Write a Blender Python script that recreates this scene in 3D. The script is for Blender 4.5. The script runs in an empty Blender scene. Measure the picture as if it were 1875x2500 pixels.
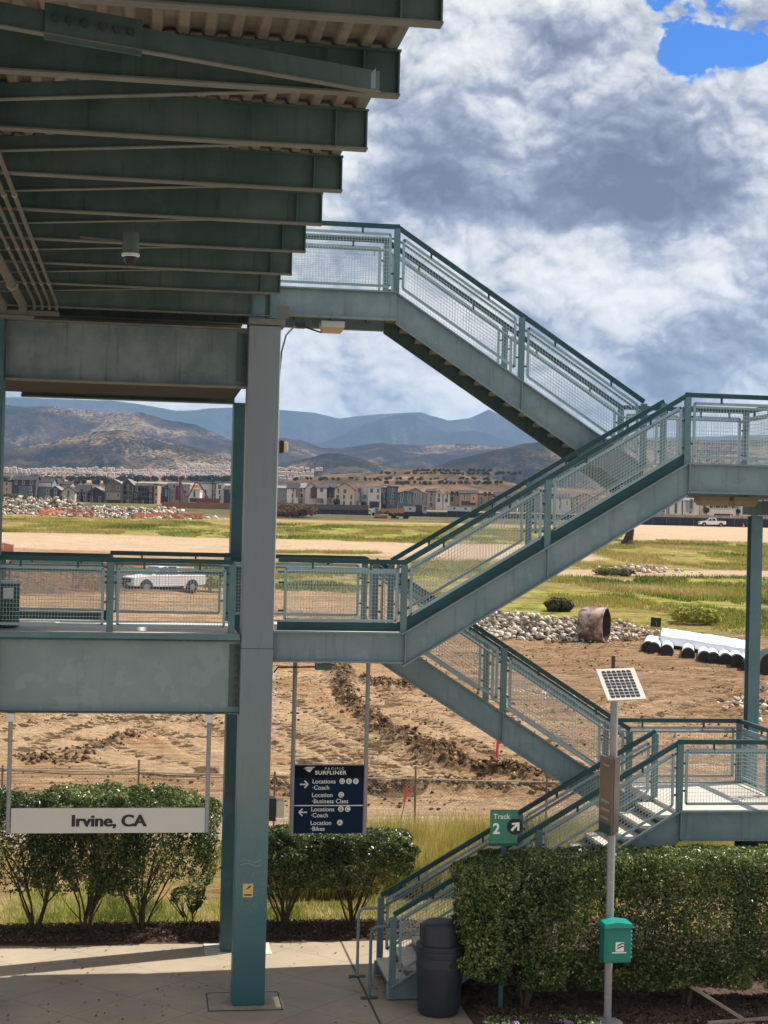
import bpy, bmesh, math, random
import numpy as np
from mathutils import Vector, Matrix, Euler
random.seed(7); rng = np.random.default_rng(7)
S = bpy.context.scene
COL = S.collection
R = math.radians

# ------------------------------------------------------------------ camera
F_PX, CX, CY, ROLL = 3900.0, 937.5, 1250.0, 0.024
YAW = R(8.6); PITCH = math.atan(43 / F_PX); ZC = 7.05
fwd = np.array([math.sin(YAW) * math.cos(PITCH), math.cos(YAW) * math.cos(PITCH), math.sin(PITCH)])
rgt = np.array([math.cos(YAW), -math.sin(YAW), 0.0]); upv = np.cross(rgt, fwd)
cr, sr = math.cos(ROLL), math.sin(ROLL)
cam_up = upv * cr - rgt * sr        # photo content turned a little clockwise
cam_rt = rgt * cr + upv * sr
cam = bpy.data.cameras.new('camera'); camo = bpy.data.objects.new('camera', cam); COL.objects.link(camo)
M = Matrix(((cam_rt[0], cam_up[0], -fwd[0], 0), (cam_rt[1], cam_up[1], -fwd[1], 0), (cam_rt[2], cam_up[2], -fwd[2], ZC), (0, 0, 0, 1)))
camo.matrix_world = M
cam.sensor_fit = 'HORIZONTAL'; cam.sensor_width = 36; cam.lens = F_PX / 1875 * 36
cam.clip_start = 0.1; cam.clip_end = 60000
S.camera = camo
S.render.resolution_x, S.render.resolution_y = 768, 1024

def ray(px, py):
    x, y = px - CX, py - CY
    return fwd + cam_rt * (x / F_PX) - cam_up * (y / F_PX)
def atY(px, py, Y):
    r = ray(px, py); t = Y / r[1]
    return Vector((r[0] * t, Y, ZC + r[2] * t))
def atD(px, py, D):                    # D = distance along the view direction on the ground plan
    r = ray(px, py); k = r[0] * math.sin(YAW) + r[1] * math.cos(YAW)
    t = D / k
    return Vector((r[0] * t, r[1] * t, ZC + r[2] * t))
def atZ(px, py, Z):
    r = ray(px, py); t = (Z - ZC) / r[2]
    return Vector((r[0] * t, r[1] * t, Z))

# ------------------------------------------------------------------ light, sky, exposure
SUN_EL, SUN_AZ = R(52), R(17)          # azimuth from +X towards +Y
sdir = Vector((math.cos(SUN_AZ) * math.cos(SUN_EL), math.sin(SUN_AZ) * math.cos(SUN_EL), math.sin(SUN_EL)))
sun = bpy.data.lights.new('sun', 'SUN'); sun.energy = 5.0; sun.angle = R(0.6); sun.color = (1.0, 0.94, 0.84)
suno = bpy.data.objects.new('sun', sun); COL.objects.link(suno)
suno.rotation_euler = sdir.to_track_quat('Z', 'Y').to_euler()
S.view_settings.view_transform = 'Standard'; S.view_settings.look = 'None'
S.view_settings.exposure = 0.58; S.view_settings.gamma = 1.0
S.view_settings.use_curve_mapping = False
S.render.engine = 'CYCLES'
S.cycles.max_bounces = 6; S.cycles.diffuse_bounces = 3; S.cycles.glossy_bounces = 2
S.cycles.transmission_bounces = 3; S.cycles.transparent_max_bounces = 8; S.cycles.volume_bounces = 0
S.cycles.use_denoising = True
S.cycles.caustics_reflective = False; S.cycles.caustics_refractive = False

class NT:
    def __init__(s, tree): s.t = tree; s.n = tree.nodes; s.l = tree.links
    def add(s, typ, **kw):
        n = s.n.new(typ)
        for k, v in kw.items():
            if k.startswith('i_'):
                key = k[2:]
                n.inputs[int(key) if key.isdigit() else key].default_value = v
            else: setattr(n, k, v)
        return n
    def link(s, a, b): s.l.new(a, b)
    def math(s, op, a, b=None, c=None, clamp=False):
        n = s.n.new('ShaderNodeMath'); n.operation = op; n.use_clamp = clamp
        for i, v in enumerate((a, b, c)):
            if v is None: continue
            if isinstance(v, (int, float)): n.inputs[i].default_value = v
            else: s.l.new(v, n.inputs[i])
        return n.outputs[0]
    def vmath(s, op, a, b=None, scale=None):
        n = s.n.new('ShaderNodeVectorMath'); n.operation = op
        for i, v in enumerate((a, b)):
            if v is None: continue
            if isinstance(v, (tuple, list, Vector)): n.inputs[i].default_value = tuple(v)
            else: s.l.new(v, n.inputs[i])
        if scale is not None:
            if isinstance(scale, (int, float)): n.inputs['Scale'].default_value = scale
            else: s.l.new(scale, n.inputs['Scale'])
        return n.outputs['Value'] if op in ('LENGTH', 'DOT_PRODUCT', 'DISTANCE') else n.outputs['Vector']
    def noise(s, vec, scale, detail=4, rough=.55, dist=0.0):
        n = s.n.new('ShaderNodeTexNoise'); n.inputs['Scale'].default_value = scale
        n.inputs['Detail'].default_value = detail; n.inputs['Roughness'].default_value = rough
        n.inputs['Distortion'].default_value = dist
        if vec is not None: s.l.new(vec, n.inputs['Vector'])
        return n.outputs['Fac']
    def ramp(s, fac, stops, interp='LINEAR'):
        n = s.n.new('ShaderNodeValToRGB'); n.color_ramp.interpolation = interp
        el = n.color_ramp.elements
        while len(el) < len(stops): el.new(0.5)
        for e, (p, c) in zip(el, stops):
            e.position = p; e.color = (c[0], c[1], c[2], 1) if not isinstance(c, (int, float)) else (c, c, c, 1)
        s.l.new(fac, n.inputs['Fac']); return n.outputs['Color']
    def mix(s, fac, a, b, blend='MIX'):
        n = s.n.new('ShaderNodeMix'); n.data_type = 'RGBA'; n.blend_type = blend
        for sock, v in ((n.inputs[0], fac), (n.inputs[6], a), (n.inputs[7], b)):
            if isinstance(v, (int, float)): sock.default_value = v
            elif isinstance(v, (tuple, list)): sock.default_value = (v[0], v[1], v[2], 1)
            else: s.l.new(v, sock)
        return n.outputs[2]
    def smooth(s, v, a, b):
        n = s.n.new('ShaderNodeMapRange'); n.interpolation_type = 'SMOOTHSTEP'
        n.inputs['From Min'].default_value = a; n.inputs['From Max'].default_value = b
        s.l.new(v, n.inputs['Value']); return n.outputs['Result']

W = bpy.data.worlds.new('World'); S.world = W; W.use_nodes = True
w = NT(W.node_tree); w.n.clear()
out = w.add('ShaderNodeOutputWorld')
sky = w.add('ShaderNodeTexSky'); sky.sky_type = 'NISHITA'; sky.sun_disc = False
sky.sun_elevation = SUN_EL; sky.sun_rotation = R(90) - SUN_AZ; sky.altitude = 100; sky.air_density = 1.0; sky.dust_density = 0.6; sky.ozone_density = 3.0
tc = w.add('ShaderNodeTexCoord'); D0 = tc.outputs['Generated']
# lift the mapping so that cloud cells flatten towards the horizon
def skydir(px, py):
    r = ray(px, py); return tuple(r / np.linalg.norm(r))
def blob(px, py, rx, ang_soft=.6):       # soft patch of the sky dome around a direction, radius in radians
    d = w.vmath('DISTANCE', D0w, skydir(px, py))
    return w.smooth(d, rx, rx * (1 - ang_soft))
wn = w.add('ShaderNodeTexNoise'); wn.inputs['Scale'].default_value = 9; wn.inputs['Detail'].default_value = 5; w.link(D0, wn.inputs['Vector'])
wv = w.vmath('SUBTRACT', wn.outputs['Color'], (.5, .5, .5))
D0w = w.vmath('ADD', D0, w.vmath('SCALE', wv, scale=.06))
wn2 = w.add('ShaderNodeTexNoise'); wn2.inputs['Scale'].default_value = 26; wn2.inputs['Detail'].default_value = 3; w.link(D0, wn2.inputs['Vector'])
D0s = w.vmath('ADD', D0, w.vmath('SCALE', w.vmath('SUBTRACT', wn2.outputs['Color'], (.5, .5, .5)), scale=.016))
Ds = w.vmath('MULTIPLY', D0s, (1.0, 1.0, 1.35))
def puff(vec, sc, octs=6):               # heaped round puffs: folded noise, dark creases between the heaps
    tot = None; amp = 1.0
    for k in range(octs):
        n_ = w.noise(w.vmath('ADD', vec, (k * 3.1, k * 1.7, k * 2.3)), sc, 0, .5)
        f_ = w.math('MULTIPLY', w.math('ABSOLUTE', w.math('SUBTRACT', n_, .5)), amp * 2)
        tot = f_ if tot is None else w.math('ADD', tot, f_); sc *= 2.07; amp *= .56
    return tot
big = w.noise(Ds, 4.5, 3, .5)
up_ = Vector((sdir.x * .7, sdir.y * .2, 1.0))
d0_ = puff(Ds, 7.5); d1_ = puff(w.vmath('ADD', Ds, tuple(up_ * .007)), 7.5)
m0_ = w.noise(Ds, 5.5, 3, .5); m1_ = w.noise(w.vmath('ADD', Ds, tuple(up_ * .03)), 5.5, 3, .5)
fine = w.noise(Ds, 20, 12, .6)
body = w.math('MULTIPLY_ADD', w.math('SUBTRACT', d0_, .5), .55, .60)
body = w.math('ADD', body, w.math('MULTIPLY', w.math('SUBTRACT', d0_, d1_), 1.15))
body = w.math('ADD', body, w.math('MULTIPLY', w.math('SUBTRACT', m0_, m1_), 2.0))
body = w.math('ADD', body, w.math('MULTIPLY', w.math('SUBTRACT', fine, .5), .30))
el_ = w.add('ShaderNodeSeparateXYZ'); w.link(D0, el_.inputs[0])
body = w.math('ADD', body, w.math('MULTIPLY', w.smooth(el_.outputs[2], .15, .03), .24))
for (px, py, rr, amt) in ((1560, 400, .06, -.40), (1690, 440, .05, -.34), (1400, 480, .05, -.26), (1290, 560, .04, -.16), (1080, 400, .07, -.34), (960, 500, .06, -.30), (1160, 500, .05, -.2), (1310, 170, .045, -.34), (1390, 60, .03, -.16),
                          (1180, 60, .06, .14), (1100, 200, .05, .10), (1560, 230, .055, .16), (1250, 360, .04, .20), (1800, 300, .05, .12), (1700, 600, .05, .10), (1620, 900, .06, -.26), (1560, 1000, .05, -.2), (1300, 640, .06, .10),
                          (860, 400, .025, .3), (700, 900, .06, .16), (900, 860, .05, .12), (1100, 960, .05, -.06), (1840, 860, .04, -.2), (1790, 620, .04, .14), (1450, 720, .05, .06), (1240, 930, .05, -.14)):
    body = w.math('ADD', body, w.math('MULTIPLY', blob(px, py, rr, .95), amt))
body = w.math('MULTIPLY_ADD', body, .80, .165)
col = w.ramp(body, [(0.05, (.12, .13, .19)), (.28, (.20, .22, .30)), (.48, (.34, .37, .46)), (.64, (.56, .58, .62)), (.80, (.76, .76, .76)), (1.0, (.93, .92, .89))])
# coverage: an open blue gap high on one side, and thin breaks elsewhere
hole = w.math('MAXIMUM', blob(1790, 50, .055, .55), w.math('MAXIMUM', blob(1640, 20, .03, .6), blob(1700, 130, .032, .6)))
hole = w.math('SUBTRACT', hole, w.math('MULTIPLY', w.smooth(fine, .46, .62), .75))
hole = w.smooth(hole, .25, .6)
gen = w.math('MULTIPLY', w.smooth(big, .30, .22), .3)
hole = w.math('MAXIMUM', hole, gen)
# streak of thin cloud across the gap
skyc = w.mix(1.0, sky.outputs['Color'], (.016, .062, .13), 'MULTIPLY')
fin = w.mix(hole, col, skyc)
bg = w.add('ShaderNodeBackground'); bg.inputs['Strength'].default_value = .76
w.link(fin, bg.inputs['Color']); w.link(bg.outputs[0], out.inputs['Surface'])

# ------------------------------------------------------------------ helpers
def setp(o, label=None, cat=None, group=None, kind=None):
    if label: o['label'] = label
    if cat: o['category'] = cat
    if group: o['group'] = group
    if kind: o['kind'] = kind
    return o
def thing(name, label, cat, loc=(0, 0, 0), group=None):
    o = bpy.data.objects.new(name, None); COL.objects.link(o); o.location = loc
    o.empty_display_size = .1
    return setp(o, label, cat, group)
def wloc(o):
    v = Vector(o.location)
    while o.parent: o = o.parent; v += Vector(o.location)
    return v
def link(name, me, mat, parent=None, label=None, smooth=False):
    if mat is not None and not isinstance(mat, (list, tuple)): me.materials.append(mat)
    elif mat is not None:
        for m in mat: me.materials.append(m)
    if smooth: me.polygons.foreach_set('use_smooth', np.ones(len(me.polygons), bool))
    o = bpy.data.objects.new(name, me); COL.objects.link(o)
    if parent is not None:
        o.parent = parent; o.matrix_parent_inverse = Matrix.Translation(-wloc(parent) if True else Vector())
    if label: o['label'] = label
    return o
def wloc(o):  # world location of a (possibly nested) unrotated parent
    v = Vector((0, 0, 0))
    while o:
        v += Vector(o.location) + (o.matrix_parent_inverse.translation if o.parent else Vector((0, 0, 0)))
        o = o.parent
    return v
class MB:
    def __init__(s): s.v = []; s.f = []
    def quad(s, *p):
        b = len(s.v); s.v += [tuple(q) for q in p]; s.f.append(tuple(range(b, b + len(p)))); return s
    def box(s, x0, x1, y0, y1, z0, z1):
        b = len(s.v)
        s.v += [(x0, y0, z0), (x1, y0, z0), (x1, y1, z0), (x0, y1, z0), (x0, y0, z1), (x1, y0, z1), (x1, y1, z1), (x0, y1, z1)]
        s.f += [tuple(b + i for i in f) for f in ((0, 3, 2, 1), (4, 5, 6, 7), (0, 1, 5, 4), (1, 2, 6, 5), (2, 3, 7, 6), (3, 0, 4, 7))]
        return s
    def bar(s, p, q, wd, ht, up=(0, 0, 1)):     # box from p to q, ht measured along up
        p, q = Vector(p), Vector(q); d = (q - p).normalized(); u = Vector(up)
        sd = d.cross(u).normalized(); u2 = sd.cross(d).normalized()
        b = len(s.v)
        for c in (p, q):
            for a, e in ((-1, -1), (1, -1), (1, 1), (-1, 1)):
                s.v.append(tuple(c + sd * (a * wd / 2) + u2 * (e * ht / 2)))
        s.f += [tuple(b + i for i in f) for f in ((0, 1, 2, 3), (7, 6, 5, 4), (0, 4, 5, 1), (1, 5, 6, 2), (2, 6, 7, 3), (3, 7, 4, 0))]
        return s
    def prism(s, poly, y0, y1):                # poly of (x, z), extruded in Y
        n = len(poly); b = len(s.v)
        s.v += [(x, y0, z) for x, z in poly] + [(x, y1, z) for x, z in poly]
        s.f.append(tuple(b + i for i in range(n))); s.f.append(tuple(b + n + i for i in reversed(range(n))))
        for i in range(n):
            j = (i + 1) % n; s.f.append((b + i, b + n + i, b + n + j, b + j))
        return s
    def tube(s, pts, r, n=8, caps=True, radii=None):
        pts = [Vector(p) for p in pts]; b = len(s.v); m = len(pts); prev = None
        for k, p in enumerate(pts):
            d = (pts[min(k + 1, m - 1)] - pts[max(k - 1, 0)]).normalized()
            a = Vector((0, 0, 1)) if abs(d.z) < .9 else Vector((1, 0, 0))
            if prev is not None: a = prev
            sd = d.cross(a).normalized() if prev is None else (a - d * a.dot(d)).normalized()
            prev = sd; u = d.cross(sd)
            rr = radii[k] if radii else r
            for i in range(n):
                t = 2 * math.pi * i / n
                s.v.append(tuple(p + sd * math.cos(t) * rr + u * math.sin(t) * rr))
        for k in range(m - 1):
            for i in range(n):
                j = (i + 1) % n
                s.f.append((b + k * n + i, b + k * n + j, b + (k + 1) * n + j, b + (k + 1) * n + i))
        if caps:
            s.f.append(tuple(b + i for i in reversed(range(n)))); s.f.append(tuple(b + (m - 1) * n + i for i in range(n)))
        return s
    def lathe(s, prof, cx, cy, n=32, sx=1, sy=1):
        b = len(s.v); m = len(prof)
        for r, z in prof:
            for i in range(n):
                t = 2 * math.pi * i / n
                s.v.append((cx + math.cos(t) * r * sx, cy + math.sin(t) * r * sy, z))
        for k in range(m - 1):
            for i in range(n):
                j = (i + 1) % n
                s.f.append((b + k * n + i, b + k * n + j, b + (k + 1) * n + j, b + (k + 1) * n + i))
        s.f.append(tuple(b + i for i in reversed(range(n)))); s.f.append(tuple(b + (m - 1) * n + i for i in range(n)))
        return s
    def mesh(s, name='m'):
        me = bpy.data.meshes.new(name); me.from_pydata(s.v, [], s.f); me.update(); return me
    def build(s, name, mat, parent=None, label=None, bevel=0, smooth=False):
        o = link(name, s.mesh(name), mat, parent, label, smooth)
        if bevel:
            md = o.modifiers.new('bevel', 'BEVEL'); md.width = bevel; md.segments = 2; md.limit_method = 'ANGLE'; md.angle_limit = R(40)
        if smooth:
            o.data.polygons.foreach_set('use_smooth', np.ones(len(o.data.polygons), bool))
            try: o.data.set_sharp_from_angle(angle=R(35))
            except Exception: pass
        return o
def grid_mesh(name, V, attrs=None):
    n, m = V.shape[:2]
    me = bpy.data.meshes.new(name); me.vertices.add(n * m); me.vertices.foreach_set('co', V.reshape(-1).astype(np.float32))
    i = np.arange(n - 1)[:, None] * m + np.arange(m - 1)[None]
    q = np.stack([i, i + 1, i + m + 1, i + m], -1).reshape(-1, 4)
    quads_to(me, q)
    if attrs:
        for k, a in attrs.items():
            at = me.attributes.new(k, 'FLOAT', 'POINT'); at.data.foreach_set('value', a.reshape(-1).astype(np.float32))
    return me
def quads_to(me, q):
    nf = len(q); k = q.shape[1]
    me.loops.add(nf * k); me.loops.foreach_set('vertex_index', q.reshape(-1).astype(np.int32))
    me.polygons.add(nf); me.polygons.foreach_set('loop_start', (np.arange(nf) * k).astype(np.int32))
    try: me.polygons.foreach_set('loop_total', np.full(nf, k, np.int32))
    except Exception: pass
    me.update(calc_edges=True); me.validate()
def soup(name, P, k, attrs=None):              # P: (n, k, 3) separate faces
    me = bpy.data.meshes.new(name); n = len(P)
    me.vertices.add(n * k); me.vertices.foreach_set('co', P.reshape(-1).astype(np.float32))
    quads_to(me, np.arange(n * k).reshape(n, k))
    if attrs:
        for kk, a in attrs.items():
            at = me.attributes.new(kk, 'FLOAT', 'POINT'); at.data.foreach_set('value', np.repeat(a, k).astype(np.float32))
    return me
_perm = rng.random((1024, 1024))
def vnoise(x, y):
    xi, yi = np.floor(x).astype(int), np.floor(y).astype(int); fx, fy = x - xi, y - yi
    fx = fx * fx * (3 - 2 * fx); fy = fy * fy * (3 - 2 * fy)
    g = lambda a, b: _perm[a % 1024, b % 1024]
    return (g(xi, yi) * (1 - fx) + g(xi + 1, yi) * fx) * (1 - fy) + (g(xi, yi + 1) * (1 - fx) + g(xi + 1, yi + 1) * fx) * fy
def fbm(x, y, o=5, rough=.5, lac=2.03):
    s, a, t = 0, 1, 0
    for k in range(o):
        s = s + a * vnoise(x + 31.7 * k, y + 17.3 * k); t += a; a *= rough; x = x * lac; y = y * lac
    return s / t
def sstep(a, b, x):
    t = np.clip((x - a) / (b - a), 0, 1); return t * t * (3 - 2 * t)

# ------------------------------------------------------------------ materials
MATS = {}
def principled(name):
    m = bpy.data.materials.new(name); m.use_nodes = True; n = NT(m.node_tree)
    b = m.node_tree.nodes['Principled BSDF']; return m, n, b
def simple(name, c, rough=.6, metal=0, var=.12, scale=6, bump=0, bscale=60, spec=.4, c2=None):
    if name in MATS: return MATS[name]
    m, n, b = principled(name); tc = n.add('ShaderNodeTexCoord').outputs['Object']
    f = n.noise(tc, scale, 6, .6)
    c2 = c2 or tuple(v * .55 for v in c)
    col = n.mix(n.smooth(f, .5 - .25, .5 + .3), tuple(v * (1 - var) + u * var for v, u in zip(c, c2)), tuple(min(1, v * (1 + var * .6)) for v in c))
    n.link(col, b.inputs['Base Color']); b.inputs['Roughness'].default_value = rough; b.inputs['Metallic'].default_value = metal
    b.inputs['Specular IOR Level'].default_value = spec
    if bump:
        bn = n.add('ShaderNodeBump'); bn.inputs['Strength'].default_value = bump; bn.inputs['Distance'].default_value = .01
        n.link(n.noise(tc, bscale, 4), bn.inputs['Height']); n.link(bn.outputs[0], b.inputs['Normal'])
    MATS[name] = m; return m
def steel(name, c, fade=None, rough=.5, streak=.35, dirt=.25, fade_amt=.5):
    m, n, b = principled(name); tc = n.add('ShaderNodeTexCoord').outputs['Object']
    fade = fade or tuple(min(1, v * 1.35 + .03) for v in c)
    f = n.noise(tc, 1.7, 5, .6)
    col = n.mix(w_mul(n, n.smooth(f, .35, .7), fade_amt), c, fade)
    st = n.noise(n.vmath('MULTIPLY', tc, (9, 9, .55)), 1.6, 6, .65)
    col = n.mix(w_mul(n, n.smooth(st, .52, .75), streak), col, tuple(v * .45 for v in c))
    sp = n.noise(tc, 22, 5, .7)
    col = n.mix(w_mul(n, n.smooth(sp, .62, .74), dirt), col, (.10, .075, .05))
    rr_ = n.noise(n.vmath('MULTIPLY', tc, (5, 5, 1.1)), 2.3, 8, .72); col = n.mix(w_mul(n, n.smooth(rr_, .64, .74), .7), col, (.14, .065, .03))
    ch = n.noise(tc, 3.1, 3, .5); col = n.mix(w_mul(n, n.smooth(ch, .56, .575), .22), col, tuple(min(1, v * 1.5 + .02) for v in c))
    n.link(col, b.inputs['Base Color'])
    n.link(n.math('MULTIPLY_ADD', f, .3, rough - .12), b.inputs['Roughness'])
    b.inputs['Specular IOR Level'].default_value = .45
    bn = n.add('ShaderNodeBump'); bn.inputs['Strength'].default_value = .15; bn.inputs['Distance'].default_value = .006
    n.link(n.noise(tc, 14, 4), bn.inputs['Height']); n.link(bn.outputs[0], b.inputs['Normal'])
    MATS[name] = m; return m
def w_mul(n, a, k): return n.math('MULTIPLY', a, k)
_RUST = (.13, .055, .02)
M_FASCIA = steel('pale_teal_steel', (.15, .225, .24), (.25, .30, .31), streak=.55, dirt=.45)
M_RAIL = steel('dark_teal_steel', (.009, .055, .06), (.025, .09, .095), rough=.6, streak=.2, dirt=.1)
M_POST = steel('mid_teal_steel', (.085, .175, .19), (.15, .23, .245), rough=.45, streak=.2, dirt=.1)
M_FRAME = steel('light_grey_blue_steel', (.24, .345, .37), (.33, .42, .44), rough=.4, streak=.1, dirt=.08)  # lighter than the rails: light on the guard frames put into the colour
M_WIRE = simple('sun_paled_wire', (.42, .50, .52), .4, .0, spec=.5)  # teal mesh paled to carry its bright look in the light
M_BEAM = steel('bridge_green_steel', (.046, .09, .076), (.10, .145, .125), rough=.6, streak=.75, dirt=.7, fade_amt=.9)
M_GIRD = steel('girder_grey_green_steel', (.11, .15, .145), (.23, .27, .27), rough=.6, streak=.6, dirt=.35, fade_amt=.8)
M_FLANGE = steel('dusty_bounce_lit_flange_steel', (.145, .15, .125), (.21, .215, .18), rough=.75, streak=.3, dirt=.5)  # pale tan joins dirt with light bounced off the ground, painted in
M_BRACE = steel('brace_steel', (.06, .10, .09), (.11, .15, .13), rough=.6, streak=.4, dirt=.4)
M_DECKP = simple('rusty_metal_deck', (.22, .19, .145), .8, 0, var=.7, scale=3)
M_BOLT = simple('bolt_steel', (.05, .07, .07), .5)
M_TREADC = simple('tread_concrete', (.62, .56, .48), .9, var=.25, scale=8)
M_PAN = simple('tread_pan_steel', (.24, .215, .16), .8, var=.4)
M_RISER = simple('riser_steel', (.035, .045, .04), .7, var=.3)
M_COND = simple('conduit_grey', (.13, .125, .10), .6, 0, var=.3)
M_BLACK = simple('black_plastic', (.012, .012, .014), .4)
M_WHITEP = simple('white_paint', (.7, .69, .66), .5, var=.15)
M_TAN = simple('tan_lens', (.55, .40, .18), .35)
M_GALV = simple('galvanised_post', (.30, .30, .31), .45, 0, var=.25, scale=14)
M_TEXTD = simple('dark_lettering', (.02, .018, .022), .6)
M_TEXTW = simple('white_lettering', (.80, .82, .80), .5, var=.03)

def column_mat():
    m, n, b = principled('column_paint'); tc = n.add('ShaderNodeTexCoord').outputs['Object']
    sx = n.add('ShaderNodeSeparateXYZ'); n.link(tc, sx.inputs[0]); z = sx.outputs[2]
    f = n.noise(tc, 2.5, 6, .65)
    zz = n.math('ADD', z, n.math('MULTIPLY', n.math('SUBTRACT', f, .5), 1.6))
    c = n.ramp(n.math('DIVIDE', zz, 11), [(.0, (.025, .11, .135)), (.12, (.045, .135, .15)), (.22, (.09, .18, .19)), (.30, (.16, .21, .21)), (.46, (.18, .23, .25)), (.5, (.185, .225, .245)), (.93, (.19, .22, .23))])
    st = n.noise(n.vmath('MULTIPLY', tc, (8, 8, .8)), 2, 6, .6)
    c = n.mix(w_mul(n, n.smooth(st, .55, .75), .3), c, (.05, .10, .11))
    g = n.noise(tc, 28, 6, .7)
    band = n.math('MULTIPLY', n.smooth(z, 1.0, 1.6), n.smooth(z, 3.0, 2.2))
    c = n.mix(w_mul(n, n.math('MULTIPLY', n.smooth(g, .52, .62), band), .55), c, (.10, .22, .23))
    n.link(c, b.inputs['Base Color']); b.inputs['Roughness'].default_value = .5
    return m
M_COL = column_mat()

def concrete_mat(name, c, lines=True):
    m, n, b = principled(name); tc = n.add('ShaderNodeTexCoord').outputs['Object']
    f = n.noise(tc, .7, 6, .6); f2 = n.noise(tc, 9, 6, .7)
    col = n.mix(n.smooth(f, .3, .75), tuple(v * .78 for v in c), c)
    col = n.mix(w_mul(n, n.smooth(f2, .5, .75), .3), col, tuple(v * .6 for v in c))
    if lines:
        rot = n.add('ShaderNodeVectorRotate'); rot.rotation_type = 'Z_AXIS'; rot.inputs['Angle'].default_value = R(45); n.link(tc, rot.inputs['Vector'])
        sx = n.add('ShaderNodeSeparateXYZ'); n.link(rot.outputs[0], sx.inputs[0]); ln = None
        for k in (0, 1):
            t = n.math('ABSOLUTE', n.math('SUBTRACT', n.math('FRACT', n.math('DIVIDE', sx.outputs[k], 1.22)), .5))
            t = n.math('GREATER_THAN', t, .4945); ln = t if ln is None else n.math('MAXIMUM', ln, t)
        sy = n.add('ShaderNodeSeparateXYZ'); n.link(tc, sy.inputs[0])
        t = n.math('ABSOLUTE', n.math('SUBTRACT', n.math('FRACT', n.math('DIVIDE', n.math('ADD', sy.outputs[0], -3.54), 6.0)), .5))
        wob = n.math('MULTIPLY', n.noise(tc, 1.5, 3), .002)
        t = n.math('GREATER_THAN', n.math('ADD', t, wob), .4978); 
        col = n.mix(w_mul(n, ln, .7), col, tuple(v * .3 for v in c)); col = n.mix(w_mul(n, n.smooth(n.noise(n.vmath('MULTIPLY', tc, (1, 2.5, 1)), 1.3, 8, .7), .52, .7), .35), col, tuple(v * .45 for v in c)); col = n.mix(w_mul(n, n.smooth(n.noise(tc, 30, 2), .74, .78), .8), col, (.05, .045, .04)); col = n.mix(w_mul(n, t, .85), col, (.02, .02, .02))
    n.link(col, b.inputs['Base Color']); b.inputs['Roughness'].default_value = .85
    bn = n.add('ShaderNodeBump'); bn.inputs['Strength'].default_value = .3; bn.inputs['Distance'].default_value = .004
    n.link(f2, bn.inputs['Height']); n.link(bn.outputs[0], b.inputs['Normal'])
    return m
M_CONC = concrete_mat('platform_concrete', (.41, .335, .24))
M_CONC2 = concrete_mat('deck_concrete', (.66, .60, .52), False)

def leaf_mat(name, stops, rough=.45, scale=35, spec=.5, trans=.25):
    m, n, b = principled(name)
    a = n.add('ShaderNodeAttribute'); a.attribute_name = 'rnd'
    c = n.ramp(a.outputs['Fac'], stops)
    n.link(c, b.inputs['Base Color']); b.inputs['Roughness'].default_value = rough; b.inputs['Specular IOR Level'].default_value = spec
    if trans:
        tr = n.add('ShaderNodeBsdfTranslucent'); n.link(c, tr.inputs['Color']); mx = n.add('ShaderNodeMixShader'); mx.inputs[0].default_value = trans
        o = m.node_tree.nodes['Material Output']; n.link(b.outputs[0], mx.inputs[1]); n.link(tr.outputs[0], mx.inputs[2]); n.link(mx.outputs[0], o.inputs['Surface'])
    return m
M_HEDGE = leaf_mat('hedge_leaves', [(0, (.03, .045, .012)), (.3, (.07, .11, .028)), (.65, (.20, .265, .07)), (1, (.62, .60, .32))], .34, trans=.3)
M_BUSH = leaf_mat('bush_leaves', [(0, (.02, .04, .012)), (.35, (.065, .105, .028)), (.7, (.21, .26, .07)), (1, (.58, .58, .30))], .34, trans=.3)
M_GRASS = leaf_mat('grass_blades', [(0, (.12, .16, .02)), (.4, (.30, .34, .06)), (.75, (.52, .48, .16)), (1, (.68, .58, .32))], .7, trans=.35)
M_WEED = leaf_mat('dry_weeds', [(0, (.14, .15, .02)), (.4, (.36, .33, .06)), (.75, (.55, .42, .13)), (1, (.66, .54, .26))], .7, trans=.3)
M_FIELDG = leaf_mat('field_grass', [(0, (.07, .09, .015)), (.25, (.20, .25, .03)), (.45, (.32, .34, .045)), (.62, (.38, .30, .08)), (.8, (.36, .22, .08)), (1, (.55, .42, .2))], .8, trans=.3)
M_BARK = simple('bark', (.095, .058, .036), .9, var=.5, scale=12)
M_MULCH = simple('mulch', (.085, .05, .035), .95, var=.8, scale=22, bump=1, bscale=40)
M_FLOWER = simple('purple_petals', (.42, .22, .48), .7)

# ================================================================== STRUCTURE: setting ground
FY, MY, BY = 23.7, 25.1, 26.5
ZL = [0.0, 2.83, 5.51, 8.19, 10.84]
_bd = [0, 27, 35, 60, 93, 125, 163, 200, 240, 300, 345, 400, 500, 600, 1000, 2000, 12000]
_bz = [-.03, -.03, 0, .35, 1.0, 1.8, 3.1, 4.3, 5.7, 7.8, 9.4, 9.95, 11.4, 15.2, 24, 60, 80]
def base_z(D): return np.interp(D, _bd, _bz)
def depth_of(X, Y): return X * math.sin(YAW) + Y * math.cos(YAW)
def ground_at(px, py):
    lo, hi = 27.0, 650.0
    for _ in range(50):
        m = (lo + hi) / 2; p = atD(px, py, m)
        if p.z > base_z(m): lo = m
        else: hi = m
    return atD(px, py, lo)
def seg_dist(X, Y, pts):
    best = np.full(X.shape, 1e9)
    for (ax, ay), (bx, by) in zip(pts[:-1], pts[1:]):
        dx, dy = bx - ax, by - ay; L = dx * dx + dy * dy
        t = np.clip(((X - ax) * dx + (Y - ay) * dy) / L, 0, 1)
        best = np.minimum(best, np.hypot(X - ax - t * dx, Y - ay - t * dy))
    return best
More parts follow.
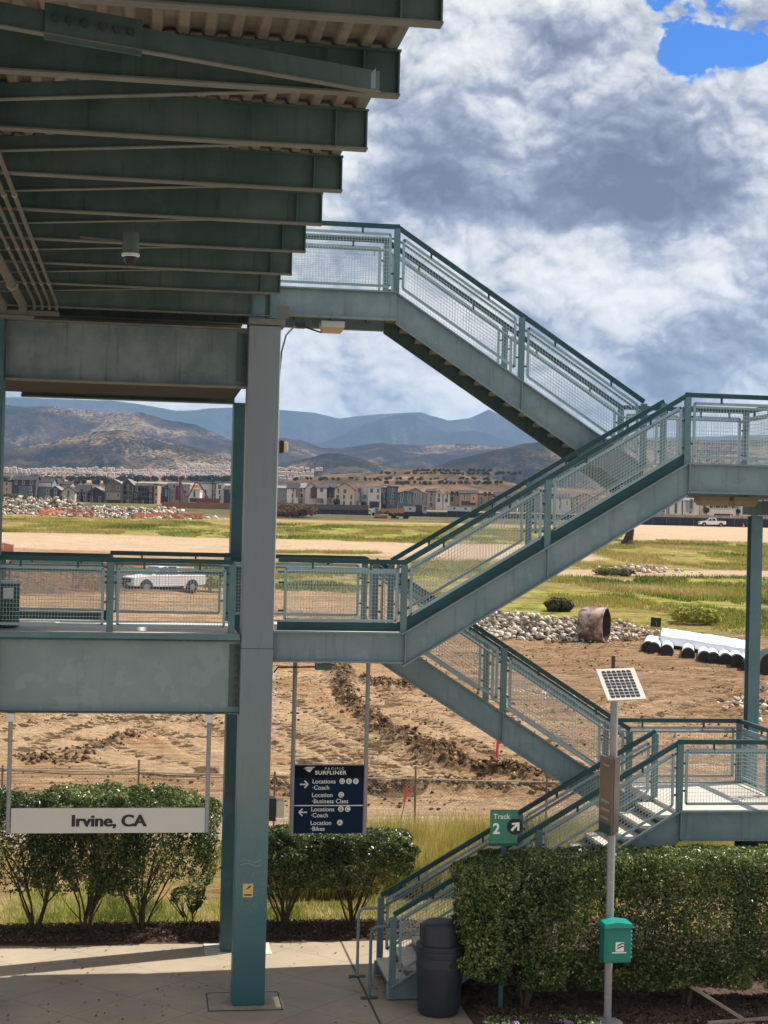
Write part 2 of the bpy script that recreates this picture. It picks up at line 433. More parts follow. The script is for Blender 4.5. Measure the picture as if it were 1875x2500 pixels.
W1 = [tuple(ground_at(*p)[:2]) for p in ((800, 1610), (838, 1660), (850, 1710), (890, 1752), (960, 1795), (1050, 1838), (1130, 1875), (1250, 1893), (1420, 1905))]
W2 = [tuple(ground_at(*p)[:2]) for p in ((905, 1668), (960, 1680), (1040, 1688))]
W3 = [tuple(ground_at(*p)[:2]) for p in ((640, 1935), (860, 1932), (1040, 1925), (1300, 1930), (1430, 1925))]
W4 = [tuple(ground_at(*p)[:2]) for p in ((60, 1850), (130, 1862), (200, 1860))]
W5 = [tuple(ground_at(*p)[:2]) for p in ((200, 1840), (270, 1815), (330, 1800))]
MOUND = [tuple(ground_at(*p)[:2]) for p in ((60, 1440), (160, 1436), (250, 1440))]
MOUND2 = [tuple(ground_at(*p)[:2]) for p in ((560, 1475), (760, 1500), (900, 1508))]
nD, nT = 900, 620
Dg = np.concatenate([np.geomspace(26.8, 34, 60), np.geomspace(34.05, 108, 1000), np.geomspace(108.4, 700, 330), np.geomspace(707, 11500, 90)])
Tg = np.concatenate([np.linspace(-.75, -.27, 30)[:-1], np.linspace(-.27, .27, 560), np.linspace(.27, .75, 30)[1:]])
DD, TT = np.meshgrid(Dg, Tg, indexing='ij')
GX = TT * DD * math.cos(YAW) + DD * math.sin(YAW); GY = -TT * DD * math.sin(YAW) + DD * math.cos(YAW)
GZ = base_z(DD).astype(float)
# masks (what the ground is made of)
vv = (ZC - GZ) / DD * F_PX
pxg = CX + TT * F_PX
nz1 = fbm(GX * .03, GY * .03, 5); nz2 = fbm(GX * .15 + 50, GY * .15, 5); nzs = fbm(GX * .5, GY * .12 + 9, 4)
right_side = sstep(-.005, .05, TT + (nz1 - .5) * .06 - .115 * sstep(178, 190, DD))
g_right = right_side * sstep(96, 108, DD + (nz2 - .5) * 26 + (TT - .2) * 40) * sstep(272, 252, DD + (nz2 - .5) * 14)
g_path = sstep(9, 4, np.abs(DD - 168 - (TT - .2) * 60 + (nz1 - .5) * 14)) * sstep(.02, .12, TT) * .9
g_brown = sstep(.50, .66, nz2 + .25 * np.exp(-((DD - 190) / 14) ** 2) * sstep(.1, .2, TT))
left = 1 - right_side
g_left = left * sstep(224, 232, DD + (nz2 - .5) * 10) * sstep(318, 305, DD + (nz2 - .5) * 14)
g_mid = np.exp(-((TT + .04) / .045) ** 2) * np.exp(-((DD - 150) / 22) ** 2) * 1.6 * sstep(.35, .55, nz2)
g_tuft = np.exp(-((TT + .04) / .04) ** 2) * np.exp(-((DD - 196) / 5) ** 2) * 1.4 * sstep(.4, .5, nz2)
near_g = sstep(35.5, 33.5, DD + (nz2 - .5) * 2) * .42
berm_g = (1 - sstep(.13, .15, TT)) * sstep(318, 330, DD) * sstep(585, 560, DD)
grass = np.clip(np.maximum.reduce([g_right - g_path, g_left, g_mid, g_tuft, near_g, berm_g]), 0, 1)
gone = sstep(252, 262, DD) * right_side
cl = np.zeros_like(DD)
for pts, wd, am in ((W1, .8, 1), (W2, 1.0, .7), (W3, .55, .8), (W4, .7, .6), (W5, .8, .5), (MOUND, 7, 1), (MOUND2, 4, .5)):
    cl = np.maximum(cl, am * sstep(wd, wd * .25, seg_dist(GX, GY, pts) + (nz2 - .5) * wd * 1.3))
nc = fbm(GX * 1.1, GY * 1.1, 6, .62); nf = fbm(GX * 3.2, GY * 3.2, 5, .65); dirt_rough = sstep(.45, .62, fbm(GX * .09 + 7, GY * .09, 4))
near = sstep(400, 90, DD)
GZ = GZ + (nz1 - .5) * np.clip((DD - 40) * .02, 0, .8) * sstep(330, 230, DD) + near * (1 - .6 * grass) * ((nc - .5) * (.08 + .20 * dirt_rough) * sstep(34, 44, DD) + (fbm(GX * .28, GY * 2.4, 5, .6) - .5) * .13 * sstep(36, 44, DD) + (nf - .5) * (.04 + .14 * dirt_rough) * sstep(34, 40, DD))
GZ = GZ + cl * (.08 + .5 * np.abs(nc - .5) * 1.5 + (nf - .4) * .55) * sstep(27, 35, DD)
# vehicle tracks: two wheel lines each, with tread bars
TR = [((620, 1700), (700, 1740), (800, 1800), (900, 1850), (1020, 1905)), ((600, 1790), (690, 1800), (790, 1840), (880, 1890), (930, 1925)), ((60, 1790), (180, 1765), (300, 1740), (420, 1765), (560, 1840)),
      ((20, 1820), (150, 1815), (280, 1850), (420, 1880)), ((1250, 1640), (1420, 1665), (1600, 1690), (1860, 1700)), ((1180, 1590), (1400, 1610), (1650, 1650), (1870, 1668)), ((1500, 1755), (1620, 1720), (1760, 1690), (1870, 1675)),
      ((640, 1660), (760, 1650), (860, 1675), (900, 1720)), ((940, 1700), (1060, 1715), (1180, 1745), (1300, 1800)), ((960, 1740), (1100, 1765), (1250, 1830)), ((300, 1760), (380, 1740), (480, 1735), (560, 1750)), ((120, 1840), (230, 1790), (330, 1765), (500, 1790)), ((650, 1880), (800, 1870), (950, 1850), (1040, 1800))]
rutm = np.zeros_like(DD); pack = np.zeros_like(DD); sel = (DD > 36) & (DD < 110); sx_, sy_ = GX[sel], GY[sel]; r0 = np.zeros(sx_.shape); p0 = np.zeros(sx_.shape)
for tr in TR:
    P = [np.array(ground_at(*p)[:2]) for p in tr]; Q = []
    for i in range(len(P) - 1):
        a_, b_, c_, d_ = P[max(i - 1, 0)], P[i], P[i + 1], P[min(i + 2, len(P) - 1)]
        for k in range(6):
            t_ = k / 6; Q.append(.5 * ((2 * b_) + (c_ - a_) * t_ + (2 * a_ - 5 * b_ + 4 * c_ - d_) * t_ ** 2 + (3 * b_ - a_ - 3 * c_ + d_) * t_ ** 3))
    Q.append(P[-1]); along = 0.0; bd = np.full(sx_.shape, 1e9); ba = np.zeros(sx_.shape)
    for u_, v_ in zip(Q[:-1], Q[1:]):
        e_ = v_ - u_; L_ = np.hypot(*e_) + 1e-6; t_ = np.clip(((sx_ - u_[0]) * e_[0] + (sy_ - u_[1]) * e_[1]) / L_ ** 2, 0, 1)
        d__ = np.hypot(sx_ - u_[0] - t_ * e_[0], sy_ - u_[1] - t_ * e_[1]); m_ = d__ < bd; bd[m_] = d__[m_]; ba[m_] = (along + t_ * L_)[m_]; along += L_
    wl = sstep(.42, .22, np.abs(bd - .95)); p0 = np.maximum(p0, sstep(1.6, 1.2, bd)); r0 = np.maximum(r0, wl * (.35 + .65 * (np.sin(ba * 2 * math.pi / .42) > 0)) * sstep(.12, .30, fbm(sx_ * .35, sy_ * .35, 3)))
rutm[sel] = r0; pack[sel] = p0; GZ = GZ - rutm * .10 * (1 - cl)
# old ruts that curve over the dirt
rut = np.sin((GX * .9 + 6 * np.sin(GY * .07 + 1)) * 2.2) * sstep(.5, .62, fbm(GX * .05 + 3, GY * .05 + 5, 3)) * .035 * sstep(36, 42, DD) * sstep(130, 100, DD)
GZ = GZ + rut * (1 - grass)
mnd = seg_dist(GX, GY, MOUND); GZ = GZ + 2.3 * np.exp(-(mnd / 4.5) ** 2) * (.8 + .4 * nz2)
flat = sstep(29.5, 27.2, DD); GZ = GZ * (1 - flat) + (-.03) * flat
pale = np.clip(g_path + left * sstep(186, 192, DD) * sstep(232, 222, DD + (nz2 - .5) * 10) + gone + sstep(42, 37, DD + (nz2 - .5) * 4) * sstep(33.5, 36, DD), 0, 1)
terr = grid_mesh('ground', np.stack([GX, GY, GZ], -1), dict(damp=sstep(-.02, .10, TT + (nz2 - .5) * .1) * sstep(52, 64, DD + (nz2 - .5) * 14) * sstep(112, 100, DD) + .6 * sstep(-.13, -.2, TT) * sstep(90, 100, DD) * sstep(190, 170, DD), spoil=np.clip(sstep(7.2, 5.8, mnd + (nz2 - .5) * 3), 0, 1), rut=rutm, pack=pack, grass=grass, clod=cl, pale=pale, brown=g_brown, dark=np.clip(berm_g, 0, 1)))
def terrain_mat():
    m, n, b = principled('field_ground'); tc = n.add('ShaderNodeTexCoord').outputs['Object']
    at = lambda k: [setattr(x, 'attribute_name', k) or x.outputs['Fac'] for x in [n.add('ShaderNodeAttribute')]][0]
    f = n.noise(tc, .25, 8, .6); f2 = n.noise(tc, 2.2, 8, .65); f3 = n.noise(n.vmath('MULTIPLY', tc, (.22, 2.6, 1)), 1.1, 9, .72, .4)
    f4 = n.noise(n.vmath('MULTIPLY', tc, (1.1, 5.5, 2)), 1.6, 9, .78, .3); f5 = n.noise(tc, .11, 4, .6)
    dirt = n.ramp(f3, [(.33, (.16, .09, .042)), (.44, (.36, .215, .11)), (.55, (.52, .34, .19)), (.70, (.66, .48, .31))])
    dirt = n.mix(w_mul(n, n.smooth(f, .4, .65), .45), dirt, (.42, .25, .13))
    rt = n.noise(n.vmath('MULTIPLY', tc, (6, 6, 6)), 1.2, 4, .6); dirt = n.mix(w_mul(n, at('pack'), .6), dirt, (.60, .43, .27)); dirt = n.mix(w_mul(n, n.smooth(n.math('ADD', at('rut'), n.math('MULTIPLY', n.math('SUBTRACT', rt, .5), .8)), .30, .60), .85), dirt, (.10, .06, .03))
    dirt = n.mix(at('spoil'), dirt, n.ramp(f2, [(.38, (.015, .012, .01)), (.62, (.10, .07, .05))]))
    rough_ = n.smooth(n.math('ADD', n.math('MULTIPLY', f5, .6), n.math('MULTIPLY', f, .4)), .40, .60)
    dirt = n.mix(w_mul(n, at('damp'), .75), dirt, n.ramp(f3, [(.36, (.10, .06, .03)), (.48, (.27, .165, .09)), (.60, (.42, .275, .16)), (.72, (.52, .37, .23))]))
    speck = n.math('MULTIPLY', n.smooth(f4, .55, .40), n.math('MULTIPLY_ADD', rough_, .7, .12))
    dirt = n.mix(speck, dirt, (.085, .052, .028))
    dark = n.ramp(f4, [(.38, (.035, .02, .012)), (.5, (.15, .095, .055)), (.62, (.36, .24, .15))])
    dirt = n.mix(w_mul(n, at('clod'), .9), dirt, dark)
    pal = n.ramp(f3, [(.35, (.36, .235, .14)), (.52, (.54, .39, .26)), (.68, (.64, .50, .36))])
    dirt = n.mix(at('pale'), dirt, pal)
    g = n.ramp(n.noise(tc, .5, 9, .75), [(.36, (.06, .06, .018)), (.45, (.20, .195, .035)), (.55, (.35, .32, .065)), (.66, (.46, .37, .15))])
    g = n.mix(n.smooth(n.noise(n.vmath('MULTIPLY', tc, (.6, 1.4, 1)), .06, 6, .65), .5, .62), g, n.ramp(n.noise(tc, 1.4, 8, .75), [(.36, (.10, .06, .025)), (.5, (.32, .22, .09)), (.66, (.50, .38, .19))]))
    g = n.mix(n.smooth(n.add('ShaderNodeSeparateXYZ').outputs[1], 0, 1) if False else w_mul(n, at('dark'), .9), g, n.ramp(f2, [(.4, (.035, .04, .02)), (.65, (.12, .12, .05))]))
    g = n.mix(w_mul(n, at('brown'), .55), g, n.ramp(f2, [(.35, (.13, .08, .035)), (.65, (.36, .26, .12))]))
    c = n.mix(n.smooth(n.math('ADD', at('grass'), n.math('MULTIPLY', n.math('SUBTRACT', f2, .5), .5)), .3, .6), dirt, g)
    n.link(c, b.inputs['Base Color']); b.inputs['Roughness'].default_value = .95; b.inputs['Specular IOR Level'].default_value = .1
    bn = n.add('ShaderNodeBump'); bn.inputs['Strength'].default_value = 1; bn.inputs['Distance'].default_value = .3
    n.link(n.math('ADD', f3, n.math('MULTIPLY', n.noise(tc, 7, 6, .7), .4)), bn.inputs['Height']); n.link(bn.outputs[0], b.inputs['Normal'])
    return m
setp(link('ground', terr, terrain_mat(), smooth=True), 'rutted tan dirt building site with patches of yellow green grass', None, kind='structure')
for o_ in (COL.objects['ground'],): del o_['label']

# platform and track bed
pb = MB(); pb.box(-40, 4.9, 14, 27.2, -1.2, 0); pb.box(4.9, 40, 14, 21.0, -1.2, 0)
setp(pb.build('pavement', M_CONC), kind='structure')
tb = MB(); tb.box(-60, 60, -40, 14, -1.3, -1.2)
setp(tb.build('track_bed', simple('ballast', (.22, .2, .18), .95, var=.6, scale=30, bump=1)), kind='structure')
def strip(name, x0, x1, y0, y1, nx, ny, amp, mat, z0=.0, edge=.25):
    xs, ys = np.meshgrid(np.linspace(x0, x1, nx), np.linspace(y0, y1, ny), indexing='ij')
    z = z0 + (fbm(xs * 6, ys * 6, 4, .6) - .35) * amp + (fbm(xs * 25, ys * 25, 3, .6) - .4) * amp * .6
    e = np.minimum.reduce([xs - x0, x1 - xs, ys - y0, y1 - ys]) / edge; z = z * np.clip(e + .1, 0, 1) - .02 * (e < .05)
    ys = ys - (fbm(xs * 1.5, xs * 0 + 3, 3) - .5) * .18 * (ys < (y0 + edge))
    return setp(link(name, grid_mesh(name, np.stack([xs, ys, z], -1)), mat, smooth=True), kind='structure')
strip('mulch_bed', -8, 9.5, 27.12, 28.5, 700, 70, .12, M_MULCH, .03)
strip('soil_bed', 4.86, 14, 20.95, 27.25, 420, 260, .14, M_MULCH, .04)

def blades(name, pts, h, wdt, mat, lean=.35, fq=.8):
    n = len(pts); a = rng.random(n) * 2 * math.pi; hh = h * (.5 + rng.random(n)); ln = lean * hh * rng.random(n)
    a2 = rng.random(n) * 2 * math.pi
    dx = np.cos(a) * wdt; dy = np.sin(a) * wdt; P = np.zeros((n, 3, 3))
    P[:, 0] = pts; P[:, 1] = pts; P[:, 0, 0] -= dx; P[:, 0, 1] -= dy; P[:, 1, 0] += dx; P[:, 1, 1] += dy
    P[:, 2] = pts; P[:, 2, 0] += np.cos(a2) * ln; P[:, 2, 1] += np.sin(a2) * ln; P[:, 2, 2] += hh
    r = np.clip((fbm(pts[:, 0] * fq, pts[:, 1] * fq, 4) - .5) * 2.0 + .5 + (rng.random(n) - .5) * .6, 0, 1)
    o = link(name, soup(name, P, 3, dict(rnd=r)), mat); return setp(o, kind='stuff')
def uni(n, x0, x1, y0, y1): return np.stack([rng.uniform(x0, x1, n), rng.uniform(y0, y1, n), np.zeros(n)], -1)
p = uni(30000, -7, 9, 28.5, 31.5); k = fbm(p[:, 0] * .7, p[:, 1] * .7, 4) + .15 * (30.2 - p[:, 1]); p = p[k > .42]
setp(blades('grass', p, .12, .012, M_GRASS, .8), 'short patchy green grass behind the clipped bushes', 'grass')
p = uni(60000, 3.0, 16, 30.2, 34.8); kk = fbm(p[:, 0] * .6 + 4, p[:, 1] * .6, 4) + .12 * sstep(3.5, 6, p[:, 0]); p = p[kk > .42]
setp(blades('weeds', p, .72, .012, M_WEED, .5), 'tall yellow green weeds growing along the chain link fence', 'weeds')
p = uni(9000, -8, 3.2, 32.5, 35); p = p[fbm(p[:, 0], p[:, 1], 3) > .52]
setp(blades('weeds', p, .28, .01, M_WEED, .6), 'low straw coloured weeds along the fence behind the long white name sign', 'weeds')
# tufts over the far grass
def on_ground(t, D):
    X = t * D * math.cos(YAW) + D * math.sin(YAW); Y = -t * D * math.sin(YAW) + D * math.cos(YAW)
    i = np.clip(np.searchsorted(Dg, D), 0, len(Dg) - 1); j = np.clip(np.searchsorted(Tg, t), 0, len(Tg) - 1)
    return X, Y, GZ[i, j], grass[i, j]
n_ = 420000; t = rng.uniform(-.26, .26, n_); D = rng.uniform(98, 300, n_) 
X, Y, Z, gr = on_ground(t, D); kk = (gr > .5) & (fbm(X * .2, Y * .1, 4) > .44)
X, Y, Z, D = X[kk], Y[kk], Z[kk], D[kk]
setp(blades('field_grass', np.stack([X, Y, Z - .03], -1), .30, .045, M_FIELDG, 1.0, .09), 'yellow green meadow grass covering the far side of the dirt site', 'meadow grass')

# ================================================================== HILLS
def crest_fn(pts):
    xs = np.array([p[0] for p in pts]); 
    return lambda px: np.interp(px, xs, [p[1] for p in pts])
def hill(name, pts, D, front, mat, gul, z0, nx=420, ny=70, seed=0, back=1.25, noise=.0):
    px = np.linspace(-1500, 3400, nx); v = np.linspace(0, 1.35, ny)
    PX, V = np.meshgrid(px, v, indexing='ij')
    cy = crest_fn(pts)(px) + noise * 24 * (fbm(px * .02 + seed, px * 0, 4, .6) - .5)
    yl = (cy - CY) - ROLL * (px - CX) - 43; zc = ZC - yl * D / F_PX
    zc = zc[:, None] + 0 * V
    prof = np.where(V <= 1, V ** 1.25, 1 - (V - 1) ** 1.0 * 1.2)
    DDh = D * (front + (1 - front) * V)
    T = (PX - CX) / F_PX
    gx = T * DDh * math.cos(YAW) + DDh * math.sin(YAW); gy = -T * DDh * math.sin(YAW) + DDh * math.cos(YAW)
    sc = 1.0 / (D * .045)
    rd = np.abs(fbm(gx * sc + seed, gy * sc * .35 + seed, 5, .55) - .5) * 2
    rd2 = np.abs(fbm(gx * sc * 3 + seed, gy * sc * 1.2, 4, .6) - .5) * 2
    shape = np.sin(np.clip(V, 0, 1) * math.pi) ** .8
    H = (zc - z0)
    z = z0 + H * prof - gul * H * shape * (1 - rd) * .55 + gul * H * shape * .25 - gul * .22 * H * shape * (1 - rd2)
    return setp(link(name, grid_mesh(name, np.stack([gx, gy, z], -1)), mat, smooth=True), kind='structure')
def hill_mat(name, stops, scrub, scale, sc_amt=.7, thr=.5, pale=None):
    m, n, b = principled(name); tc = n.add('ShaderNodeTexCoord').outputs['Object']
    f = n.noise(tc, scale, 8, .6, .4); c = n.ramp(f, stops)
    s = n.noise(tc, scale * 26, 8, .75); s2 = n.noise(tc, scale * 1.7, 5, .6)
    k = n.math('ADD', n.math('MULTIPLY', s, .75), n.math('MULTIPLY', s2, .4))
    c = n.mix(w_mul(n, n.smooth(k, thr, thr + .1), sc_amt), c, scrub)
    if pale:
        s3 = n.noise(n.vmath('MULTIPLY', tc, (1, .4, 2.2)), scale * 5, 6, .7)
        c = n.mix(w_mul(n, n.smooth(s3, .62, .7), .8), c, pale)
    n.link(c, b.inputs['Base Color']); b.inputs['Roughness'].default_value = 1; b.inputs['Specular IOR Level'].default_value = 0
    return m
MT = hill_mat('mountain_slopes', [(.35, (.012, .016, .022)), (.55, (.05, .05, .05)), (.7, (.15, .13, .11))], (.008, .014, .018), 1 / 500, .8)
MH = hill_mat('brown_hillside', [(.36, (.03, .022, .024)), (.5, (.085, .06, .052)), (.62, (.27, .19, .125))], (.010, .012, .015), 1 / 210, .95, .51)
MH2 = hill_mat('scrub_hillside', [(.36, (.035, .027, .024)), (.5, (.095, .068, .05)), (.62, (.30, .21, .135))], (.010, .013, .012), 1 / 160, .95, .52, pale=None)
MH3 = hill_mat('near_brown_hill', [(.32, (.08, .05, .032)), (.5, (.17, .105, .062)), (.68, (.32, .21, .125))], (.035, .035, .022), 1 / 70, .9, .55)
hill('mountain', [(-1500, 1000), (-200, 955), (0, 968), (200, 975), (270, 977), (304, 982), (354, 989), (422, 1001), (460, 1001), (506, 996), (565, 994), (688, 1000), (760, 1006), (823, 1021), (860, 1015), (895, 1012), (970, 1007), (1023, 1006), (1045, 1014), (1090, 1025), (1140, 1020), (1188, 999), (1260, 1035), (1350, 1055), (1500, 1070), (1900, 1060), (3400, 1040)], 9500, .70, MT, 1.3, 90, nx=900, ny=160, seed=3, noise=.12)
hill('mountain', [(-1500, 1140), (500, 1140), (650, 1125), (760, 1088), (830, 1062), (880, 1035), (930, 1020), (975, 1009), (1018, 1008), (1045, 1036), (1090, 1056), (1150, 1050), (1200, 1062), (1300, 1090), (1500, 1100), (3400, 1100)], 8200, .72, MT, 1.5, 90, nx=900, ny=160, seed=8, noise=.12)
hill('hills', [(-1500, 1010), (0, 985), (50, 992), (130, 990), (250, 1005), (330, 1003), (400, 1022), (470, 1035), (520, 1055), (560, 1075), (620, 1070), (690, 1068), (730, 1075), (780, 1092), (830, 1092), (880, 1086), (930, 1082), (1000, 1085), (1100, 1083), (1200, 1086), (1300, 1100), (1500, 1090), (1900, 1090), (3400, 1080)], 4200, .62, MH, .8, 70, nx=700, ny=120, seed=12, noise=.35)
hill('hills', [(-1500, 1110), (0, 1098), (60, 1090), (120, 1080), (180, 1063), (240, 1051), (290, 1050), (340, 1060), (400, 1075), (470, 1092), (540, 1112), (600, 1132), (680, 1142), (740, 1118), (800, 1106), (850, 1108), (900, 1120), (960, 1141), (1010, 1150), (1060, 1136), (1120, 1118), (1200, 1098), (1268, 1084), (1400, 1070), (1700, 1075), (3400, 1060)], 2700, .68, MH2, .85, 45, nx=700, ny=120, seed=21, noise=.35)
hill('hills', [(-1500, 1182), (0, 1178), (300, 1178), (600, 1186), (670, 1182), (740, 1166), (800, 1158), (900, 1155), (955, 1150), (985, 1143), (1050, 1141), (1110, 1144), (1160, 1160), (1260, 1182), (1350, 1190), (1500, 1196), (1900, 1196), (3400, 1190)], 1250, .58, MH3, .25, 16.5, seed=33, noise=.15)

# ================================================================== STAIR TOWER
XL, XR, XE = 3.92, 8.3, 10.35
tower = thing('stair_tower', 'teal steel switchback stair tower with wire mesh guards beside the footbridge', 'stair tower', (XL, FY, 0))
def stringer_poly(x0, z0, x1, z1, dp=.5):
    return [(x0, z0), (x1, z1), (x1, z1 - dp), (x0, z0 - dp)]
def flight(x0, z0, x1, z1, ya, yb, foot=False, drop=.24):
    drop = .08 if foot else drop
    """x0,z0 low end; x1,z1 high end; between stringers at ya and yb"""
    mb = MB(); lo = -1 if x0 < x1 else 1
    for y in (ya, yb - .06):
        if y != ya: mb = MB()
        if foot:
            mb.prism([(x0 - .05, 0.02), (x0 - .05, z0 + .02), (x0 + .12, z0 + .04), (x1, z1), (x1, z1 - .5), (x0 + .75, .02)], y, y + .06)
        else: mb.prism(stringer_poly(x0, z0, x1, z1), y, y + .06)
        if y == ya: mfront = mb
        else: back_ = mb
    mb = mfront
    for y in (ya - .035,):                   # flanges
        sg = -1 if y < ya else 1
        mb.bar((x0, ya - .03 if sg < 0 else yb + .03, z0 - (.5 if not foot else .1) + .0), (x1, ya - .03 if sg < 0 else yb + .03, z1 - .5), .06, .025, (0, 0, 1)) if not foot else None
        mb.bar((x0, ya - .03 if sg < 0 else yb + .03, z0 - .012), (x1, ya - .03 if sg < 0 else yb + .03, z1 - .012), .06, .024, (0, 0, 1))
    fl = mb.build('stair_flight', M_FASCIA, tower)
    back_.build('stringer', M_FASCIA if foot else M_BEAM, fl)  # upper back stringers: darker steel stands in for the shade on them
    n = 16; dx = (x1 - x0) / n; dz = (z1 - z0) / n
    pan = None
    for i in range(n):
        xa = x0 + dx * i; zt = z0 + dz * (i + 1) - drop
        t = MB(); xx = sorted((xa - dx * .08, xa + dx)); t.box(xx[0], xx[1], ya + .065, yb - .065, zt - .045, zt)
        tr = t.build('tread', M_TREADC, fl)
        MB().box(xx[0], xx[1], ya + .062, yb - .062, zt - .09, zt - .0465).build('pan', M_PAN, tr)
        t = MB(); xr = xa; t.box(min(xr, xr + dx * .08), max(xr, xr + dx * .08), ya + .062, yb - .062, zt - dz - .04, zt - .095)
        t.build('riser', M_RISER, fl)
    return fl
flight(3.85, .22, XR, ZL[1], FY, MY - .06, foot=True)
flight(7.93, ZL[1], 3.68, ZL[2], MY + .06, BY)
flight(XL, ZL[2], XR, ZL[3], FY, MY - .06)
flight(8.07, ZL[3], 3.92, ZL[4], MY + .06, BY)
def landing(x0, x1, ya, yb, z, lights=()):
    mb = MB(); mb.box(x0, x1, ya + .07, yb - .07, z - .14, z - .015); d = mb.build('landing', M_CONC2, tower)
    for y, s in ((ya, -1), (yb - .06, 1)):
        f = MB(); f.box(x0, x1, y, y + .06, z - .46, z)
        yy = (y - .07, y - .001) if s < 0 else (y + .061, y + .13)
        f.box(x0, x1, yy[0], yy[1], z - .462, z - .436); f.box(x0, x1, yy[0], yy[1], z - .022, z + .002)
        f.build('fascia', M_FASCIA, d)
    u = MB()
    for k in range(int((x1 - x0) / .6) + 1):
        xk = x0 + .05 + k * .6
        if xk < x1 - .1: u.box(xk, xk + .08, ya + .07, yb - .07, z - .34, z - .142)
    u.box(x0, x0 + .05, ya + .07, yb - .07, z - .45, z - .145) if x0 > 5 or x0 < 0 else None
    u.build('joist', M_BEAM, d)
    return d
landing(XR, XE, FY, BY, ZL[1]); landing(1.97, XL, FY, BY, ZL[2]); landing(XR, XE, FY, BY, ZL[3]); landing(1.75, XL, MY, BY, ZL[4])
# end fascias (over the side edges)
sd_ = MB()
for z in (ZL[1], ZL[3]): sd_.box(XE + .002, XE + .06, FY, BY, z - .46, z)
sd_.box(XR + .0, XR + .05, MY + .0, MY + .06, ZL[1] - .45, ZL[1] - .02)
sd_.build('end_fascia', M_FASCIA, tower)
# splice stiffeners on the fascia
st = MB()
for x, z in ((XL + .02, ZL[2]), (XR + .02, ZL[3]), (XR + .0, ZL[1])): MB().box(x, x + .02, FY - .07, FY - .002, z - .45, z - .02).build('stiffener', M_FASCIA, tower)
for fr in (.5,):
    for (xa, za, xb, zb, y) in ((XL, ZL[2], XR, ZL[3], FY), (3.68, ZL[2], 7.93, ZL[1], MY + .06), (3.92, ZL[4], 8.07, ZL[3], MY + .06)):
        x = xa + (xb - xa) * fr; z = za + (zb - za) * fr; MB().box(x, x + .02, y - .05, y - .002, z - .49, z - .03).build('stiffener', M_FASCIA, tower)

def guard(pts, inward, toe_shade=True, mids=0, name='guard_rail', wires=True, ends=(1, 1), hr=True, parent=None, low_post=.5, mid_drop=0, gap=.11):
    """pts: deck-level polyline; inward: unit vector towards the walkway"""
    parent = parent or tower; inw = Vector(inward)
    pts = [Vector(p) for p in pts]
    full = []
    for a, b in zip(pts[:-1], pts[1:]):
        full.append(a)
        nm = mids if isinstance(mids, int) else mids[len([q for q in full if q in pts]) - 1]
        for k in range(nm): full.append(a.lerp(b, (k + 1) / (nm + 1)))
    full.append(pts[-1])
    mb = MB(); H = 1.055
    for a, b in zip(pts[:-1], pts[1:]):
        mb.bar(a + Vector((0, 0, H)), b + Vector((0, 0, H)), .06, .07)
    for p in pts[1:-1]: mb.box(p.x - .035, p.x + .035, p.y - .031, p.y + .031, p.z + H - .04, p.z + H + .038)
    rail = mb.build(name, M_RAIL, parent)
    for i, p in enumerate(full):
        if (i == 0 and not ends[0]) or (i == len(full) - 1 and not ends[1]): continue
        q = MB(); q.box(p.x - .048, p.x + .048, p.y - .034, p.y + .034, p.z - low_post * .06, p.z + H - .035)
        q.build('post', M_POST, rail)
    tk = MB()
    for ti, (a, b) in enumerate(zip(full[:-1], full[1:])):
        toe_shade_ = toe_shade[ti] if isinstance(toe_shade, tuple) else toe_shade
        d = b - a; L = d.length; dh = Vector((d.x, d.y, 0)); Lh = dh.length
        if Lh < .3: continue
        if abs(d.z) > .05 and toe_shade_: tk.bar(a + Vector((0, 0, .085)) + inw * .01, b + Vector((0, 0, .085)) + inw * .01, .012, .15)
        elif toe_shade_: tk.bar(a + Vector((0, 0, .075)) + inw * .01, b + Vector((0, 0, .075)) + inw * .01, .012, .13)
        for fr_ in (.27, .73):
            p = a.lerp(b, fr_); MB().box(p.x - .014, p.x + .014, p.y - .014, p.y + .014, p.z + .93, p.z + H - .03).build('bracket', M_RAIL, rail)
        fr = MB(); wr = MB()
        e = gap / Lh; A = a.lerp(b, e) - inw * .0; B = a.lerp(b, 1 - e)
        zb, zt = (.20 if abs(d.z) > .05 and toe_shade_ else .14 if abs(d.z) > .05 else .17 if toe_shade_ else .10), .93
        for z in (zb, zt): fr.bar(A + Vector((0, 0, z)), B + Vector((0, 0, z)), .022, .042)
        for p in (A, B): fr.bar(p + Vector((0, 0, zb)), p + Vector((0, 0, zt)), .022, .042, up=dh.normalized())
        for p, s in ((A, -1), (B, 1)):
            u = dh.normalized()
            for z in (.3, .72): MB().bar(p + Vector((0, 0, z)), p + u * s * gap * .9 + Vector((0, 0, z)), .02, .03).build('bracket', M_RAIL, rail)
        if wires:
            nv = max(2, int(Lh / .052)); nh = 14
            for k in range(1, nv):
                p = A.lerp(B, k / nv); wr.bar(p + Vector((0, 0, zb)), p + Vector((0, 0, zt)), .0046, .0046, up=(dh.normalized()))
            for k in range(1, nh):
                z = zb + (zt - zb) * k / nh; wr.bar(A + Vector((0, 0, z)) + inw * .004, B + Vector((0, 0, z)) + inw * .004, .0046, .0046)
            wr.build('wire_panel', M_WIRE, rail)
        fr.build('panel_frame', M_FRAME, rail)
    if tk.v: tk.build('toe_shade_strip', M_RAIL, rail)  # dark strip; on the middle landing and outside flight it stands for shade
    if hr:
        h = MB(); pp = [p + inw * .09 + Vector((0, 0, .88)) for p in pts]
        h.tube(pp, .021, 8)
        for p in full[1:-1] + [full[0].lerp(full[1], .1), full[-1].lerp(full[-2], .1)]:
            h.bar(p + Vector((0, 0, .8)), p + inw * .09 + Vector((0, 0, .87)), .012, .012)
        h.build('handrail', M_POST, rail)
    return rail
